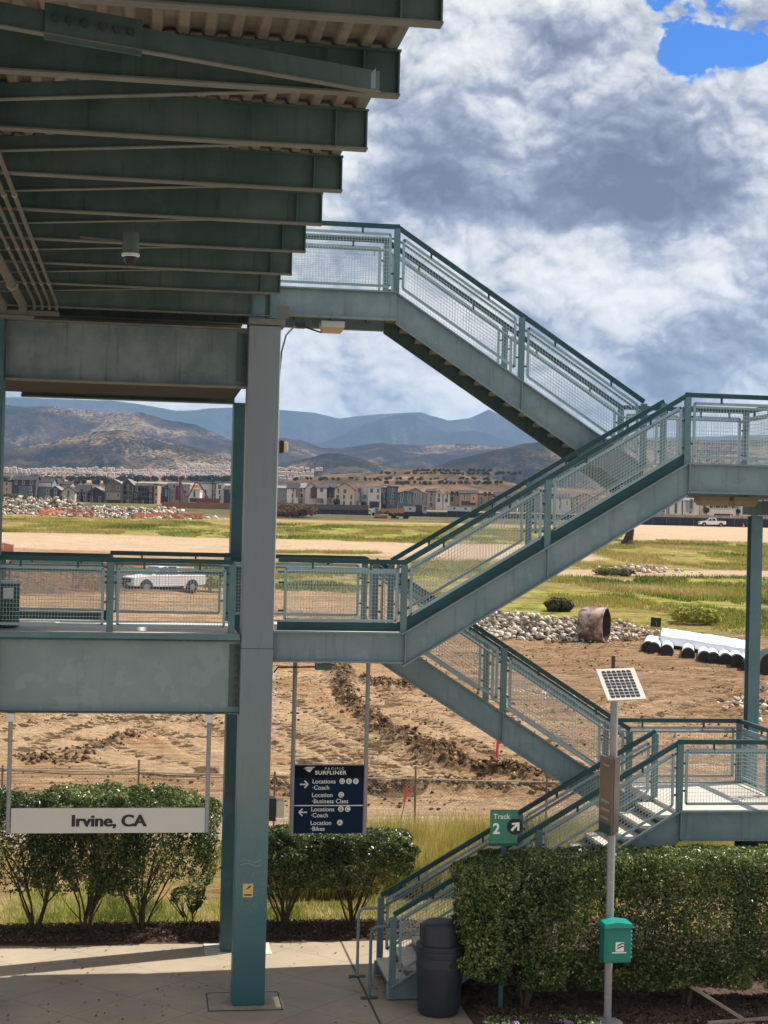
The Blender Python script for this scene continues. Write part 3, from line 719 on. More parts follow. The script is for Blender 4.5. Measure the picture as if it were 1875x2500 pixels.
yi3, yi4 = MY - .10, MY + .10
y0 = FY + .02
IN, OUT = (0, 1, 0), (0, -1, 0)
# lowest flight and its landing
guard([(3.88, y0, .22), (XR, y0, ZL[1]), (XE - .03, y0, ZL[1])], IN, toe_shade=False, mids=(1, 0), low_post=3, ends=(1, 1))
guard([(3.88, yi3, .22), (XR + .02, yi3, ZL[1])], OUT, toe_shade=False, mids=1, low_post=3)
guard([(3.7, BY - .03, ZL[2]), (7.93, BY - .03, ZL[1]), (XE - .03, BY - .03, ZL[1])], OUT, toe_shade=False, mids=(1, 0))
guard([(XE - .03, BY - .05, ZL[1]), (XE - .03, FY + .05, ZL[1])], (-1, 0, 0), toe_shade=False, mids=1, ends=(0, 0))
guard([(3.7, yi4, ZL[2]), (7.95, yi4, ZL[1])], IN, toe_shade=False, mids=1)
# middle landing, second outside flight and upper right landing
guard([(2.02, y0, ZL[2]), (XL, y0, ZL[2]), (XR, y0, ZL[3]), (XE - .03, y0, ZL[3])], IN, toe_shade=(1, 1, 1, 0), mids=(0, 1, 0), ends=(0, 1))
guard([(XL, yi3, ZL[2]), (XR + .04, yi3, ZL[3])], OUT, toe_shade=False, mids=1)
guard([(-.5, BY - .03, ZL[2]), (1.4, BY - .03, ZL[2]), (3.7, BY - .03, ZL[2])], OUT, toe_shade=False, mids=(0, 0), ends=(1, 0))
guard([(XE - .03, BY - .05, ZL[3]), (XE - .03, FY + .05, ZL[3])], (-1, 0, 0), toe_shade=False, mids=1, ends=(0, 0))
guard([(3.94, BY - .03, ZL[4]), (8.07, BY - .03, ZL[3]), (XE - .03, BY - .03, ZL[3])], OUT, toe_shade=False, mids=(1, 1))
# top flight and top landing
guard([(1.85, MY + .1, ZL[4]), (XL, MY + .1, ZL[4]), (8.07, MY + .1, ZL[3])], IN, toe_shade=False, mids=(0, 1), ends=(0, 1))
guard([(1.85, BY - .03, ZL[4]), (3.94, BY - .03, ZL[4])], OUT, toe_shade=False, mids=0, ends=(0, 0))
# slender support posts at the outer end
def isec(mb, cx, cy, z0, z1, bf, d, tf=.014):
    mb.box(cx - bf / 2, cx + bf / 2, cy - d / 2, cy - d / 2 + tf, z0, z1)
    mb.box(cx - bf / 2, cx + bf / 2, cy + d / 2 - tf, cy + d / 2, z0, z1)
    mb.box(cx - .006, cx + .006, cy - d / 2 + tf, cy + d / 2 - tf, z0, z1); return mb
t = thing('steel_post', 'slender teal steel post holding up the outer end of the upper landing', 'steel post', (10.56, BY + .1, 0))
isec(MB(), 10.56, BY + .05, 0, 7.44, .2, .2).build('shaft', M_POST, t)
MB().box(10.34, 10.8, FY + .1, BY + .1, 7.46, 7.68).build('cross_head', M_BEAM, t)
t = thing('steel_post', 'short dark steel post under the outer end of the lowest landing', 'steel post', (9.95, MY, 0))
isec(MB(), 9.95, MY, 0, 2.2, .3, .3).build('shaft', M_RAIL, t)
MB().box(9.8, 10.1, FY + .1, BY - .1, 2.22, 2.36).build('cross_head', M_BEAM, t)

# loop handrail extensions at the stair foot
for k, (ya, xa) in enumerate(((25.0, 3.53), (23.83, 3.56))):
    lab = ('grey pipe handrail loop at the stair foot, farther of the two', 'grey pipe handrail loop at the stair foot, nearer to the rubbish bin')[k]
    t = thing('handrail_extension', lab, 'handrail', (xa, ya, 0), 'pipe handrails at the stair foot')
    P_ = [(xa, ya, .012), (xa, ya, .96), (xa + .02, ya, 1.03), (xa + .08, ya, 1.07), (xa + .42, ya, 1.08)]
    MB().tube(P_, .024, 10).build('pipe', M_GALV if k == 0 else M_POST, t, smooth=True)
    MB().box(xa - .13, xa + .13, ya - .06, ya + .06, .002, .014).build('base_plate', M_RAIL, t)

# ================================================================== COLUMNS
def bolts(mb, x, y, z0, z1, n, r=.022):
    for k in range(n):
        z = z0 + (z1 - z0) * k / (n - 1)
        mb.box(x - r, x + r, y - .03, y, z - r, z + r)
cx0, cx1 = 1.485, 1.96
col1 = thing('steel_column', 'thick square column at the front, pale grey above and teal below', 'column', ((cx0 + cx1) / 2, 23.8, 0))
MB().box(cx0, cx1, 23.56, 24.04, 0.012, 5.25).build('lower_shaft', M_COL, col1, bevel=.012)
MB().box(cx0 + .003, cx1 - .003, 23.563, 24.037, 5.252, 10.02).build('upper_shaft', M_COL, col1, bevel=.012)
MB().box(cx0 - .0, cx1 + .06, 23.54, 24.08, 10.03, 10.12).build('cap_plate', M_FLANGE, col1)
MB().box(cx0 - .35, cx1 + .25, 23.35, 24.25, .002, .006).build('base_patch', simple('patch_concrete', (.34, .285, .215), .9, var=.3), col1)
g = MB()
for a, b in (((cx0 - .35, 23.35), (cx1 + .25, 23.35)), ((cx0 - .35, 24.25), (cx1 + .25, 24.25)), ((cx0 - .35, 23.35), (cx0 - .35, 24.25)), ((cx1 + .25, 23.35), (cx1 + .25, 24.25))):
    g.bar((a[0], a[1], .006), (b[0], b[1], .006), .018, .006)
g.build('base_joint', M_BLACK, col1)
s = MB(); s.box(1.60, 1.75, 23.553, 23.557, 1.60, 1.80); s.build('sticker', simple('sticker_yellow', (.62, .46, .16), .5, var=.05), col1)
s = MB(); s.box(1.622, 1.728, 23.549, 23.552, 1.625, 1.645); s.prism([(1.66, 1.73), (1.685, 1.755), (1.70, 1.775), (1.715, 1.765), (1.71, 1.74), (1.69, 1.735), (1.675, 1.72), (1.645, 1.725), (1.64, 1.732)], 23.549, 23.552)
s.build('sticker_mark', M_TEXTD, col1)
gr = MB()
for (z, a) in ((2.08, .16), (2.13, .2)):
    for k in range(6): gr.bar((1.56 + k * .05, 23.556, z + .02 * math.sin(k * a * 6)), (1.61 + k * .05, 23.556, z + .02 * math.sin((k + 1) * a * 6)), .002, .012, (0, 0, 1))
gr.build('scratch_mark', simple('scrape', (.20, .27, .28), .5), col1)
col2 = thing('steel_column', 'dark teal square column standing just behind the thick front one', 'column', (1.7, 26.8, 0))
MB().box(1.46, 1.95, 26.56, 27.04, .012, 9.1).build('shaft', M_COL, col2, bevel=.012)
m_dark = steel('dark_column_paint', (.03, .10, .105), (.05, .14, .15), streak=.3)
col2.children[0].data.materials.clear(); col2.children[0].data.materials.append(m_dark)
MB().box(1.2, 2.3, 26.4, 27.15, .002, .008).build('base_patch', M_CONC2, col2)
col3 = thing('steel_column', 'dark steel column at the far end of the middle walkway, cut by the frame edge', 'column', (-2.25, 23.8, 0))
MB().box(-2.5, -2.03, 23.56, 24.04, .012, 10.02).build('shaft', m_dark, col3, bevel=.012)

# ================================================================== FOOTBRIDGE OVERHEAD
bridge = thing('footbridge', 'dark green steel footbridge overhead seen from below with deep cross beams', 'bridge', (1.8, 23.6, 10.1))
ZB = 10.25; SP = 1.71; Y1 = 9.94; XB0 = -4.2; XB = 1.8
beam_mesh = None
for k in range(-4, 10):
    Yk = Y1 + SP * k
    if k == 8: zb = 10.16
    else: zb = ZB
    hb = .335
    mb = MB(); mb.box(XB0, XB, Yk - .008, Yk + .008, zb + .015, zb + hb)
    mb.box(XB0, XB, Yk - .075, Yk + .075, zb + hb - .014, zb + hb); 
    for xs in (XB - .02, XB - .28): mb.box(xs, xs + .012, Yk - .07, Yk - .009, zb + .016, zb + hb - .016)
    b = mb.build('cross_beam', M_BEAM, bridge)
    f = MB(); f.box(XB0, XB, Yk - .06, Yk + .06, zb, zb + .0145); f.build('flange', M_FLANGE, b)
# diagonal braces in each bay
for k in range(-1, 8):
    Ya, Yb = Y1 + SP * k, Y1 + SP * (k + 1)
    if k == 0: p, q, hh = (-1.6, 10.25, ZB + .05), (1.62, 11.45, ZB + .05), .15
    else:
        f = .5; p = (XB0 + .3, Ya + SP * 1.35 - .3, ZB + .09); q = (1.2 - .12 * k, Ya + .08, ZB + .09); hh = .12
        p = (-3.6, Ya + 1.72, ZB + .09) if k > 0 else p
    br = MB(); br.bar(p, q, .012, hh); b = br.build('diagonal_brace', M_BRACE, bridge)
    pv, qv = Vector(p), Vector(q)
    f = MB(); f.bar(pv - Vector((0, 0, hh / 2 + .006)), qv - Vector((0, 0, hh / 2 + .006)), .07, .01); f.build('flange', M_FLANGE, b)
    if k == 0:
        g = MB(); d = (qv - pv).normalized(); a = pv + d * (.95); c = pv + d * (1.62)
        off = Vector((0, -.02, 0)); g.bar(a + off, c + off, .012, .24); gp = g.build('splice_plate', M_BRACE, b)
        g = MB()
        for j in range(6):
            c0 = a.lerp(c, (.12 + .145 * j) + (.04 if j > 2 else 0)) + Vector((0, -.03, .02)); g.tube([c0, c0 + Vector((0, -.035, 0))], .026, 8)
        g.build('splice_bolt', M_BOLT, b)
        g = MB(); g.quad(qv + Vector((-.16, -.03, -.06)), qv + Vector((-.03, -.03, -.06)), qv + Vector((-.03, -.03, .09))); g.build('gusset', M_FRAME, b)
# corrugated deck
xs = np.arange(XB0, XB - .05, .012); ph = (xs - XB0) % .19
hh = np.where(ph < .07, 0, np.where(ph < .09, (ph - .07) / .02, np.where(ph < .17, 1, 1 - (ph - .17) / .02))) * .055
ys = np.array([3.0, 27.3]); Z = np.repeat((ZB + .34 + hh)[:, None], 2, 1)
link('corrugated_deck', grid_mesh('corrugated_deck', np.stack([np.repeat(xs[:, None], 2, 1), np.repeat(ys[None], len(xs), 0), Z], -1)), M_DECKP, bridge)
MB().box(XB0, XB - .10, 3.0, 27.3, ZB + .41, ZB + .62).build('deck_slab', M_CONC2, bridge)
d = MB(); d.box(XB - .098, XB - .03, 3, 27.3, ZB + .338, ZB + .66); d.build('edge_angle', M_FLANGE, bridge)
MB().box(XB0, XB - .3, 25.5, 27.3, ZB + .0, ZB + .33).build('end_diaphragm', M_BEAM, bridge)
# portal girders below the bridge
def girder(name, x0, x1, y, z0, z1, parent, mat=M_GIRD, plate=True, depthf=.13):
    mb = MB(); mb.box(x0, x1, y - .01, y + .01, z0 + .02, z1 - .02)
    g = mb.build(name, mat, parent)
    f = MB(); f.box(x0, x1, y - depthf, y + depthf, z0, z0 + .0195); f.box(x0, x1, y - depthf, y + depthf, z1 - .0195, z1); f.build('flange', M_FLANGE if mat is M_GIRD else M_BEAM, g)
    if plate:
        p = MB(); p.box(x1 - .16, x1 - .01, y - .02, y - .0105, z0 + .1, z1 - .06); p.build('end_plate', M_BRACE, g)
        for k_ in range(8):
            p = MB(); bolts(p, x1 - .06, y - .021, z0 + .17 + (z1 - z0 - .3) * k_ / 7, z1, 2) if False else p.box(x1 - .082, x1 - .038, y - .05, y - .021, z0 + .15 + (z1 - z0 - .3) * k_ / 7, z0 + .194 + (z1 - z0 - .3) * k_ / 7); p.build('end_bolt', M_BOLT, g)
    return g
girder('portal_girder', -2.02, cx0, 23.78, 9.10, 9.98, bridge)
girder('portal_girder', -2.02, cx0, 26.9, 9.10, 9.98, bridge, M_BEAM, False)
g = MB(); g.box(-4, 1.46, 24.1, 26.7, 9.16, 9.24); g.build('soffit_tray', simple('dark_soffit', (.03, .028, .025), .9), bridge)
g = MB(); g.box(1.5, 1.72, 23.6, 24.0, 10.125, 10.62); g.box(1.74, 1.9, 23.62, 24.0, 10.14, 10.5); g.build('bearing_stub', M_POST, bridge)
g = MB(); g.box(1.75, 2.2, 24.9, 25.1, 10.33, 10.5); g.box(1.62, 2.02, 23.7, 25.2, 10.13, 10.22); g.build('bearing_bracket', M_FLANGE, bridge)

# middle walkway to the left of the front column
walk = thing('walkway', 'middle level steel walkway with deep girder below and mesh guard', 'walkway', (0, 23.8, 5.4))
d = MB(); d.box(-6, 1.45, 23.605, 26.5, 5.38, 5.46); d.build('deck', M_CONC2, walk)
d = MB(); d.box(-6, 1.47, 23.56, 23.602, 5.37, 5.452); d.build('edge_angle', M_POST, walk)
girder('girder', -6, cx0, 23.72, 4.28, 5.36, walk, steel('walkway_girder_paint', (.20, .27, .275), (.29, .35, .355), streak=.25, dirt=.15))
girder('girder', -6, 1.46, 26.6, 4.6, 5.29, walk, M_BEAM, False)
guard([(-5.75, 23.68, 5.46), (-3.98, 23.68, 5.46), (-2.2, 23.68, 5.46), (-.43, 23.68, 5.46), (1.34, 23.68, 5.46)], IN, toe_shade=False, mids=(0, 0, 0, 0), parent=walk, low_post=1)
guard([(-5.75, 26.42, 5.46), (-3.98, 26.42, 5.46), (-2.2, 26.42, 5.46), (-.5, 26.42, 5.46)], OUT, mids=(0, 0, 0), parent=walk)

# ================================================================== THINGS ON / UNDER THE STRUCTURE
# conduits under the bridge
conds = [(-1.29, .022, 'rightmost of the thin conduits'), (-1.39, .022, 'second thin conduit from the edge'), (-1.49, .022, 'third thin conduit from the edge'), (-1.60, .022, 'thin conduit next to the fat pipe'), (-1.76, .06, 'fat pale pipe'), (-2.03, .05, 'jointed pipe by the frame edge')]
cl_ = ['thin grey conduit under the bridge deck, outermost of the run of four', 'thin grey conduit under the bridge deck, second from the open side', 'thin grey conduit under the bridge deck, third from the open side', 'thin grey conduit right beside the fat pale pipe', 'fat pale pipe running under the bridge beams', 'pale jointed pipe nearest the frame edge under the bridge']
for (x, r, _), lab in zip(conds, cl_):
    t = thing('conduit_pipe', lab, 'pipe', (x, 23.3, 10.18), 'pipes under the bridge')
    yb = 23.3; mb = MB(); mb.tube([(x, 5, 10.2 - r), (x, yb - .08, 10.2 - r), (x, yb - .02, 10.2 - r - .03), (x, yb, 10.2 - r - .1)], r, 10); mb.build('pipe', M_COND, t, smooth=True)
    c = MB()
    for y in (12.6, 15.6, 18.6, 21.3):
        c.tube([(x, y, 10.2 - r), (x, y + .09, 10.2 - r)], r * 1.35, 10)
    c.build('coupling', simple('conduit_coupling', (.27, .25, .2), .6), t, smooth=True)
t = thing('cable_trough', 'grey trough gathering the pipe ends below the bridge deck', 'cable trough', (-1.8, 23.35, 10.0))
MB().box(-3, -1.25, 23.3, 23.42, 10.0, 10.06).build('trough', M_COND, t); MB().box(-2.2, -1.6, 23.28, 23.3, 9.93, 9.98).build('clip', M_FLANGE, t)
t = thing('security_camera', 'dome camera with white rim hanging under the bridge beams', 'camera', (-.2, 17.8, 10.2))
MB().lathe([(.09, 10.25), (.092, 10.06), (.088, 10.02)], -.2, 17.8, 24).build('housing', M_BEAM, t, smooth=True)
MB().lathe([(.10, 10.02), (.10, 9.995), (.085, 9.985)], -.2, 17.8, 24).build('rim', M_WHITEP, t, smooth=True)
MB().lathe([(.08, 9.985), (.075, 9.95), (.055, 9.915), (.02, 9.895), (.003, 9.893)], -.2, 17.8, 24).build('dome', M_BLACK, t, smooth=True)
MB().bar((-.75, 17.75, 10.17), (-.25, 17.78, 10.15), .02, .02).build('cable', M_COND, t)
def fixture(x, y, z, lab, wx=.38, tan=M_TAN, h=.1):
    t = thing('light_fixture', lab, 'light fixture', (x, y, z), 'box lights under the landings')
    MB().box(x - wx / 2, x + wx / 2, y - .16, y + .16, z - h, z).build('housing', M_WHITEP, t, bevel=.008)
    mb = MB(); b0 = [(x - wx / 2 + .01, y - .15, z - h - .001), (x + wx / 2 - .01, y - .15, z - h - .001), (x + wx / 2 - .01, y + .15, z - h - .001), (x - wx / 2 + .01, y + .15, z - h - .001)]
    b1 = [(p[0] * .0 + (x + (p[0] - x) * .85), y + (p[1] - y) * .85, z - h - .07) for p in b0]
    mb.quad(*b1[::-1]); 
    for i in range(4): mb.quad(b0[i], b0[(i + 1) % 4], b1[(i + 1) % 4], b1[i])
    mb.build('lens', tan, t)
    return t
M_DULL = simple('dull_tan', (.26, .20, .12), .6, var=.3)
fx = fixture(2.93, 25.45, 10.36, 'white box light with tan lens under the top landing')
MB().bar((2.93, 25.45, 10.42), (2.93, 25.45, 10.66), .05, .05, (1, 0, 0)).build('stem', M_COND, fx)
f2_ = fixture(9.15, 24.9, 7.72, 'tan box light under the upper right landing, nearer the flight', .5, M_DULL, .08); f2_.children[0].data.materials.clear(); f2_.children[0].data.materials.append(M_DULL)
f3_ = fixture(9.68, 24.9, 7.72, 'tan box light under the upper right landing, nearer the post', .42, M_DULL, .08); f3_.children[0].data.materials.clear(); f3_.children[0].data.materials.append(M_DULL)
t = thing('power_cable', 'black cable looping from the front column to the top landing light', 'cable', (2.0, 24.1, 10))
pts = [(1.985, 24.06, 8.4), (1.99, 24.06, 9.3), (2.02, 24.1, 9.7), (2.1, 24.3, 9.98), (2.25, 24.7, 10.16), (2.45, 25.1, 10.22), (2.75, 25.4, 10.18)]
MB().tube(pts, .014, 6).build('cable', M_BLACK, t, smooth=True); MB().box(2.3, 2.45, 24.9, 25.05, 10.18, 10.26).build('junction_box', M_BLACK, t)
t = thing('power_conduit', 'thin white conduit running down the edge of the front column', 'conduit', (1.985, 24.0, 3))
MB().tube([(1.985, 24.0, 10.05), (1.985, 24.0, 2.7)], .014, 6).build('conduit', M_WHITEP, t)
def wall_lamp(x, y, z, lab, s=1.0, lens=None):
    t = thing('wall_lamp', lab, 'wall lamp', (x, y, z), 'lamps on the front column')
    MB().box(x, x + .07 * s, y - .09 * s, y + .09 * s, z - .11 * s, z + .11 * s).build('housing', M_BLACK, t, bevel=.008)
    MB().box(x + .07 * s + .001, x + .15 * s, y - .08 * s, y + .08 * s, z - .08 * s, z + .09 * s).build('lens', lens or M_TAN, t, bevel=.012)
wall_lamp(2.0, 23.85, 8.25, 'small black lamp with amber lens high on the front column', .85, simple('amber_lens', (.75, .55, .22), .3))
wall_lamp(1.965, 23.8, 2.86, 'dark box lamp with pale lens on the front column near the blue sign', 1.5, simple('pale_lens', (.50, .47, .33), .4))
t = thing('junction_box', 'small grey junction box and conduit under the middle landing', 'junction box', (2.5, 24.0, 4.98))
MB().box(2.62, 2.86, 23.75, 23.9, 4.93, 5.02).build('box', M_BRACE, t); MB().tube([(2.0, 23.82, 4.88), (2.06, 23.82, 4.96), (2.62, 23.82, 4.97)], .014, 6).build('conduit', M_BLACK, t)

# mesh waste bin on the walkway
t = thing('mesh_bin', 'dark green expanded metal waste bin with white label on the walkway', 'bin', (-2.05, 24.4, 5.46))
bm_ = MB(); cx_, cy_ = -2.06, 24.4; rr = .28
for k in range(28):
    for s in (-1, 1):
        pl = []
        for j in range(7):
            a = 2 * math.pi * (k + s * j * .9) / 28; pl.append((cx_ + rr * math.cos(a), cy_ + rr * math.sin(a), 5.48 + j * .105))
        for a, b in zip(pl[:-1], pl[1:]): bm_.bar(a, b, .012, .012)
bm_.build('mesh_wall', simple('green_mesh', (.03, .16, .13), .5), t)
MB().lathe([(.262, 5.47), (.262, 6.12)], cx_, cy_, 24).build('liner', simple('dark_green_liner', (.012, .05, .045), .6), t, smooth=True)
MB().lathe([(.30, 6.115), (.305, 6.14), (.29, 6.15), (.2, 6.152)], cx_, cy_, 24).build('rim', M_FRAME, t, smooth=True)
lb = MB(); a0 = R(-78)
for j in range(3):
    a, b = a0 + j * .19, a0 + (j + 1) * .19
    lb.quad(*[(cx_ + .292 * math.cos(q), cy_ + .292 * math.sin(q), z) for q, z in ((a, 5.90), (b, 5.90), (b, 6.06), (a, 6.06))])
lb.build('paper_label', M_WHITEP, t)

# ================================================================== SIGNS
def text(body, x, z, y, size, mat, parent, name='lettering', align='LEFT', ex=.0015, bold=0.0, sx=1.0, yaw=0.0, spacing=1.0, about=None):
    cu = bpy.data.curves.new(name, 'FONT'); cu.body = body; cu.size = size; cu.extrude = ex; cu.align_x = align; cu.offset = bold; cu.space_character = spacing
    ob = bpy.data.objects.new('tmp', cu); COL.objects.link(ob)
    dg = bpy.context.evaluated_depsgraph_get(); me = bpy.data.meshes.new_from_object(ob.evaluated_get(dg)); bpy.data.objects.remove(ob)
    me.materials.clear()
    mt = Matrix.Translation((x, y, z)) @ Matrix.Rotation(R(90), 4, 'X') @ Matrix.Diagonal((sx, 1, 1, 1))
    if yaw and about: mt = Matrix.Translation(about) @ Matrix.Rotation(yaw, 4, 'Z') @ Matrix.Translation([-c for c in about]) @ mt
    me.transform(mt); return link(name, me, mat, parent)
def disc(mb, x, z, y, r, n=24, th=.002):
    mb.prism([(x + r * math.cos(2 * math.pi * k / n), z + r * math.sin(2 * math.pi * k / n)) for k in range(n)], y, y + th)
t = thing('name_sign', 'long pale station name sign hung on two tubes over the bushes', 'sign', (-.36, 23.6, 2.7))
MB().box(-1.76, 1.02, 23.59, 23.63, 2.545, 2.905).build('panel', simple('sign_white', (.60, .585, .54), .5, var=.08, scale=1.5), t, bevel=.004)
text('Irvine, CA', -.363, 2.645, 23.5855, .235, M_TEXTD, t, align='CENTER', bold=.004, sx=1.10)
text('Irvine, CA', -.377, 2.645, 23.587, .235, M_TEXTD, t, align='CENTER', bold=.004, sx=1.10)
for x in (-1.80, 1.05):
    h = MB(); h.tube([(x, 23.61, 2.545), (x, 23.61, 4.2)], .032, 12); hp = h.build('hanger', M_GALV, t, smooth=True)
    MB().box(x - .055, x + .055, 23.55, 23.67, 4.16, 4.275).build('clamp', M_WHITEP, hp)
t = thing('platform_sign', 'dark blue boarding location sign with white lettering hung on two tubes', 'sign', (2.97, 24.6, 2.9))
x0s, x1s, zb_, zt_ = 2.43, 3.50, 2.335, 3.385
MB().box(x0s, x1s, 24.60, 24.64, zb_, zt_).build('panel', simple('sign_navy', (.002, .017, .045), .6, var=.1, spec=.15), t)
MB().box(x0s, x1s, 24.594, 24.599, zt_ - .185, zt_).build('header_band', simple('sign_black', (.003, .004, .006), .6, spec=.15), t)
MB().box(x0s, x1s, 24.595, 24.599, 2.755, 2.770).build('divider', M_TEXTW, t)
MB().box(x0s, x1s, 24.593, 24.65, zt_, zt_ + .012).build('top_trim', M_GALV, t)
for x in (x0s - .035, x1s + .035):
    h = MB(); h.tube([(x, 24.62, 2.33), (x, 24.62, 5.04)], .034, 12); hp = h.build('hanger', M_GALV, t, smooth=True)
    MB().box(x - .05, x + .05, 24.56, 24.68, 4.98, 5.045).build('clamp', M_RAIL, hp)
yt = 24.591
text('PACIFIC', 2.99 + .05, 3.318, yt, .047, M_TEXTW, t, align='CENTER', spacing=1.9, bold=.0008)
text('SURFLINER', 2.74, 3.243, yt, .080, M_TEXTW, t, spacing=1.12, bold=.002, sx=1.14)
e = MB()    # swooping three-bar emblem
X0, Z0 = 2.56, 3.335
e.prism([(X0, Z0), (X0 + .05, Z0 + .022), (X0 + .18, Z0 + .024), (X0 + .16, Z0 + .012), (X0 + .06, Z0 + .008)], yt, yt + .002)
e.prism([(X0, Z0 - .004), (X0 + .07, Z0 - .001), (X0 + .15, Z0 + .004), (X0 + .135, Z0 - .014), (X0 + .08, Z0 - .018)], yt, yt + .002)
e.prism([(X0 + .03, Z0 - .02), (X0 + .085, Z0 - .024), (X0 + .13, Z0 - .022), (X0 + .10, Z0 - .06), (X0 + .075, Z0 - .05)], yt, yt + .002)
e.build('emblem', M_TEXTW, t)
rows = (('Locations', 2.70, 3.105, 'DEF'), ('·Coach', 2.70, 3.010, ''), ('Location', 2.695, 2.895, 'G'), ('·Business Class', 2.70, 2.800, ''), ('Locations', 2.69, 2.675, 'BC'), ('·Coach', 2.69, 2.583, ''), ('Location', 2.685, 2.465, 'A'), ('·Bikes', 2.69, 2.375, ''))
for s_, x, z, ds in rows:
    text(s_, x, z, yt, .092, M_TEXTW, t, bold=.0009, sx=1.02)
    for j, ch in enumerate(ds):
        xd = x + (.465 if len(ds) > 1 else .46) + j * .107; dm = MB(); disc(dm, xd, z + .034, yt, .044); dm.build('location_disc', M_TEXTW, t)
        text(ch, xd, z + .006, yt - .003, .078, M_TEXTD, t, align='CENTER', ex=.001)
def arrow(x, z, s, y=yt, k=1, parent=None, mat=M_TEXTW, ang=0, wd=.02):
    mb = MB(); c, s_ = math.cos(ang), math.sin(ang)
    rot = lambda px_, pz_: (x + (px_ * c - pz_ * s_) * s, y, z + (px_ * s_ + pz_ * c) * s)
    mb.bar(rot(-.065, 0), rot(.055, 0), .003, wd * s * 1.0, (0, 0, 1)) if False else None
    def seg(a, b, ww):
        a = Vector(rot(*a)); b = Vector(rot(*b)); d = (b - a).normalized(); nrm = Vector((-d.z, 0, d.x)) * ww / 2
        q = [a - nrm, b - nrm, b + nrm, a + nrm]; mb.prism([(v.x, v.z) for v in q], y, y + .002)
    seg((-.065, 0), (.055, 0), wd * s); seg((.062, 0), (.005, .055), wd * s); seg((.062, 0), (.005, -.055), wd * s)
    mb.build('arrow', mat, parent)
arrow(2.575, 3.09, 1, parent=t); arrow(2.565, 2.66, 1, parent=t, ang=math.pi)
# track sign
t = thing('track_sign', 'green track number sign with round black arrow on a short post', 'sign', (5.37, 22.85, 0))
MB().box(5.135, 5.545, 22.84, 22.88, 2.50, 3.0).build('panel', simple('sign_green', (.03, .20, .13), .45, var=.12), t, bevel=.012)
MB().box(5.13, 5.55, 22.83, 22.9, 2.475, 2.499).build('bottom_trim', M_RAIL, t)
MB().box(5.33, 5.39, 22.885, 22.94, 0, 2.9).build('post', m_dark, t)
text('Track', 5.175, 2.87, 22.836, .105, M_TEXTW, t, bold=.001)
text('2', 5.17, 2.655, 22.836, .215, M_TEXTW, t, bold=.006)
dm = MB(); disc(dm, 5.50, 2.755, 22.832, .118, 32, .006); dm.build('arrow_disc', simple('disc_black', (.006, .008, .02), .4), t)
def arrow2(x, z, y, parent):
    mb = MB(); mb.prism([(x - .055, z + .05), (x + .06, z + .062), (x + .06, z - .06), (x + .03, z - .06), (x + .03, z + .008), (x - .045, z - .07), (x - .07, z - .045), (x + .005, z + .03), (x - .05, z + .024)], y, y + .002); mb.build('arrow', M_TEXTW, parent)
arrow2(5.505, 2.758, 22.829, t)

# validator pole with solar panel
t = thing('pole', 'grey round pole in a concrete footing in front of the long hedge', 'pole', (6.77, 22.2, 0))
MB().tube([(6.77, 22.2, .05), (6.77, 22.2, 4.88)], .055, 16).build('shaft', M_GALV, t, smooth=True)
MB().lathe([(.24, .0), (.24, .06), (.2, .09), (.01, .09)], 6.77, 22.2, 28).build('footing', simple('footing', (.45, .38, .32), .9, var=.3), t)
MB().lathe([(.12, .091), (.12, .11), (.058, .115), (.058, .2)], 6.77, 22.2, 20).build('collar', M_GALV, t, smooth=True)
MB().box(6.74, 6.78, 22.25, 22.3, 4.88, 5.31).build('antenna', simple('antenna_brown', (.10, .03, .03), .5), t)
t = thing('solar_panel', 'small tilted solar panel with white frame on top of the grey pole', 'solar panel', (6.9, 22.15, 4.9))
A0, B0, D0_ = atY(1455, 1634, 22.12), atY(1548, 1630, 22.12), atY(1484, 1710, 21.75); C0 = B0 + D0_ - A0
nrm = (B0 - A0).cross(D0_ - A0).normalized()
if nrm.y > 0: nrm = -nrm
def panelbox(mb, a, b, c, d, th):
    base = len(mb.v); mb.v += [tuple(p) for p in (a, b, c, d)] + [tuple(p - nrm * th) for p in (a, b, c, d)]
    mb.f += [tuple(base + i for i in f) for f in ((0, 1, 2, 3), (7, 6, 5, 4), (0, 4, 5, 1), (1, 5, 6, 2), (2, 6, 7, 3), (3, 7, 4, 0))]
mb = MB(); panelbox(mb, A0, B0, C0, D0_, .03); mb.build('panel_frame', simple('panel_white', (.66, .62, .55), .4, var=.08), t)
mb = MB()
def bil(u, v): return A0.lerp(B0, u).lerp(D0_.lerp(C0, u), v)
for i in range(6):
    for j in range(9):
        u0, u1 = .11 + i * .13, .11 + i * .13 + .112; v0, v1 = .07 + j * .098, .07 + j * .098 + .078
        p = [bil(u0, v0), bil(u1, v0), bil(u1, v1), bil(u0, v1)]
        if j % 3 == 0: p = [bil(u0 + .02, v0), bil(u1 - .02, v0), bil(u1, v0 + .03), bil(u1, v1), bil(u0, v1), bil(u0, v0 + .03)]
        if j % 3 == 2: p = [bil(u0, v0), bil(u1, v0), bil(u1, v1 - .03), bil(u1 - .02, v1), bil(u0 + .02, v1), bil(u0, v1 - .03)]
        mb.quad(*[q + nrm * .003 for q in p])
mb.build('solar_cell', simple('solar_cell', (.035, .035, .045), .25), t)
mb = MB(); c_ = (A0 + B0 + C0 + D0_) / 4 - nrm * .05; mb.bar(c_, (6.77, 22.2, 4.8), .05, .05); mb.build('bracket', M_GALV, t)
t = thing('notice_board', 'bronze notice board of two hinged panels clamped round the grey pole', 'notice board', (6.7, 22.1, 3.3))
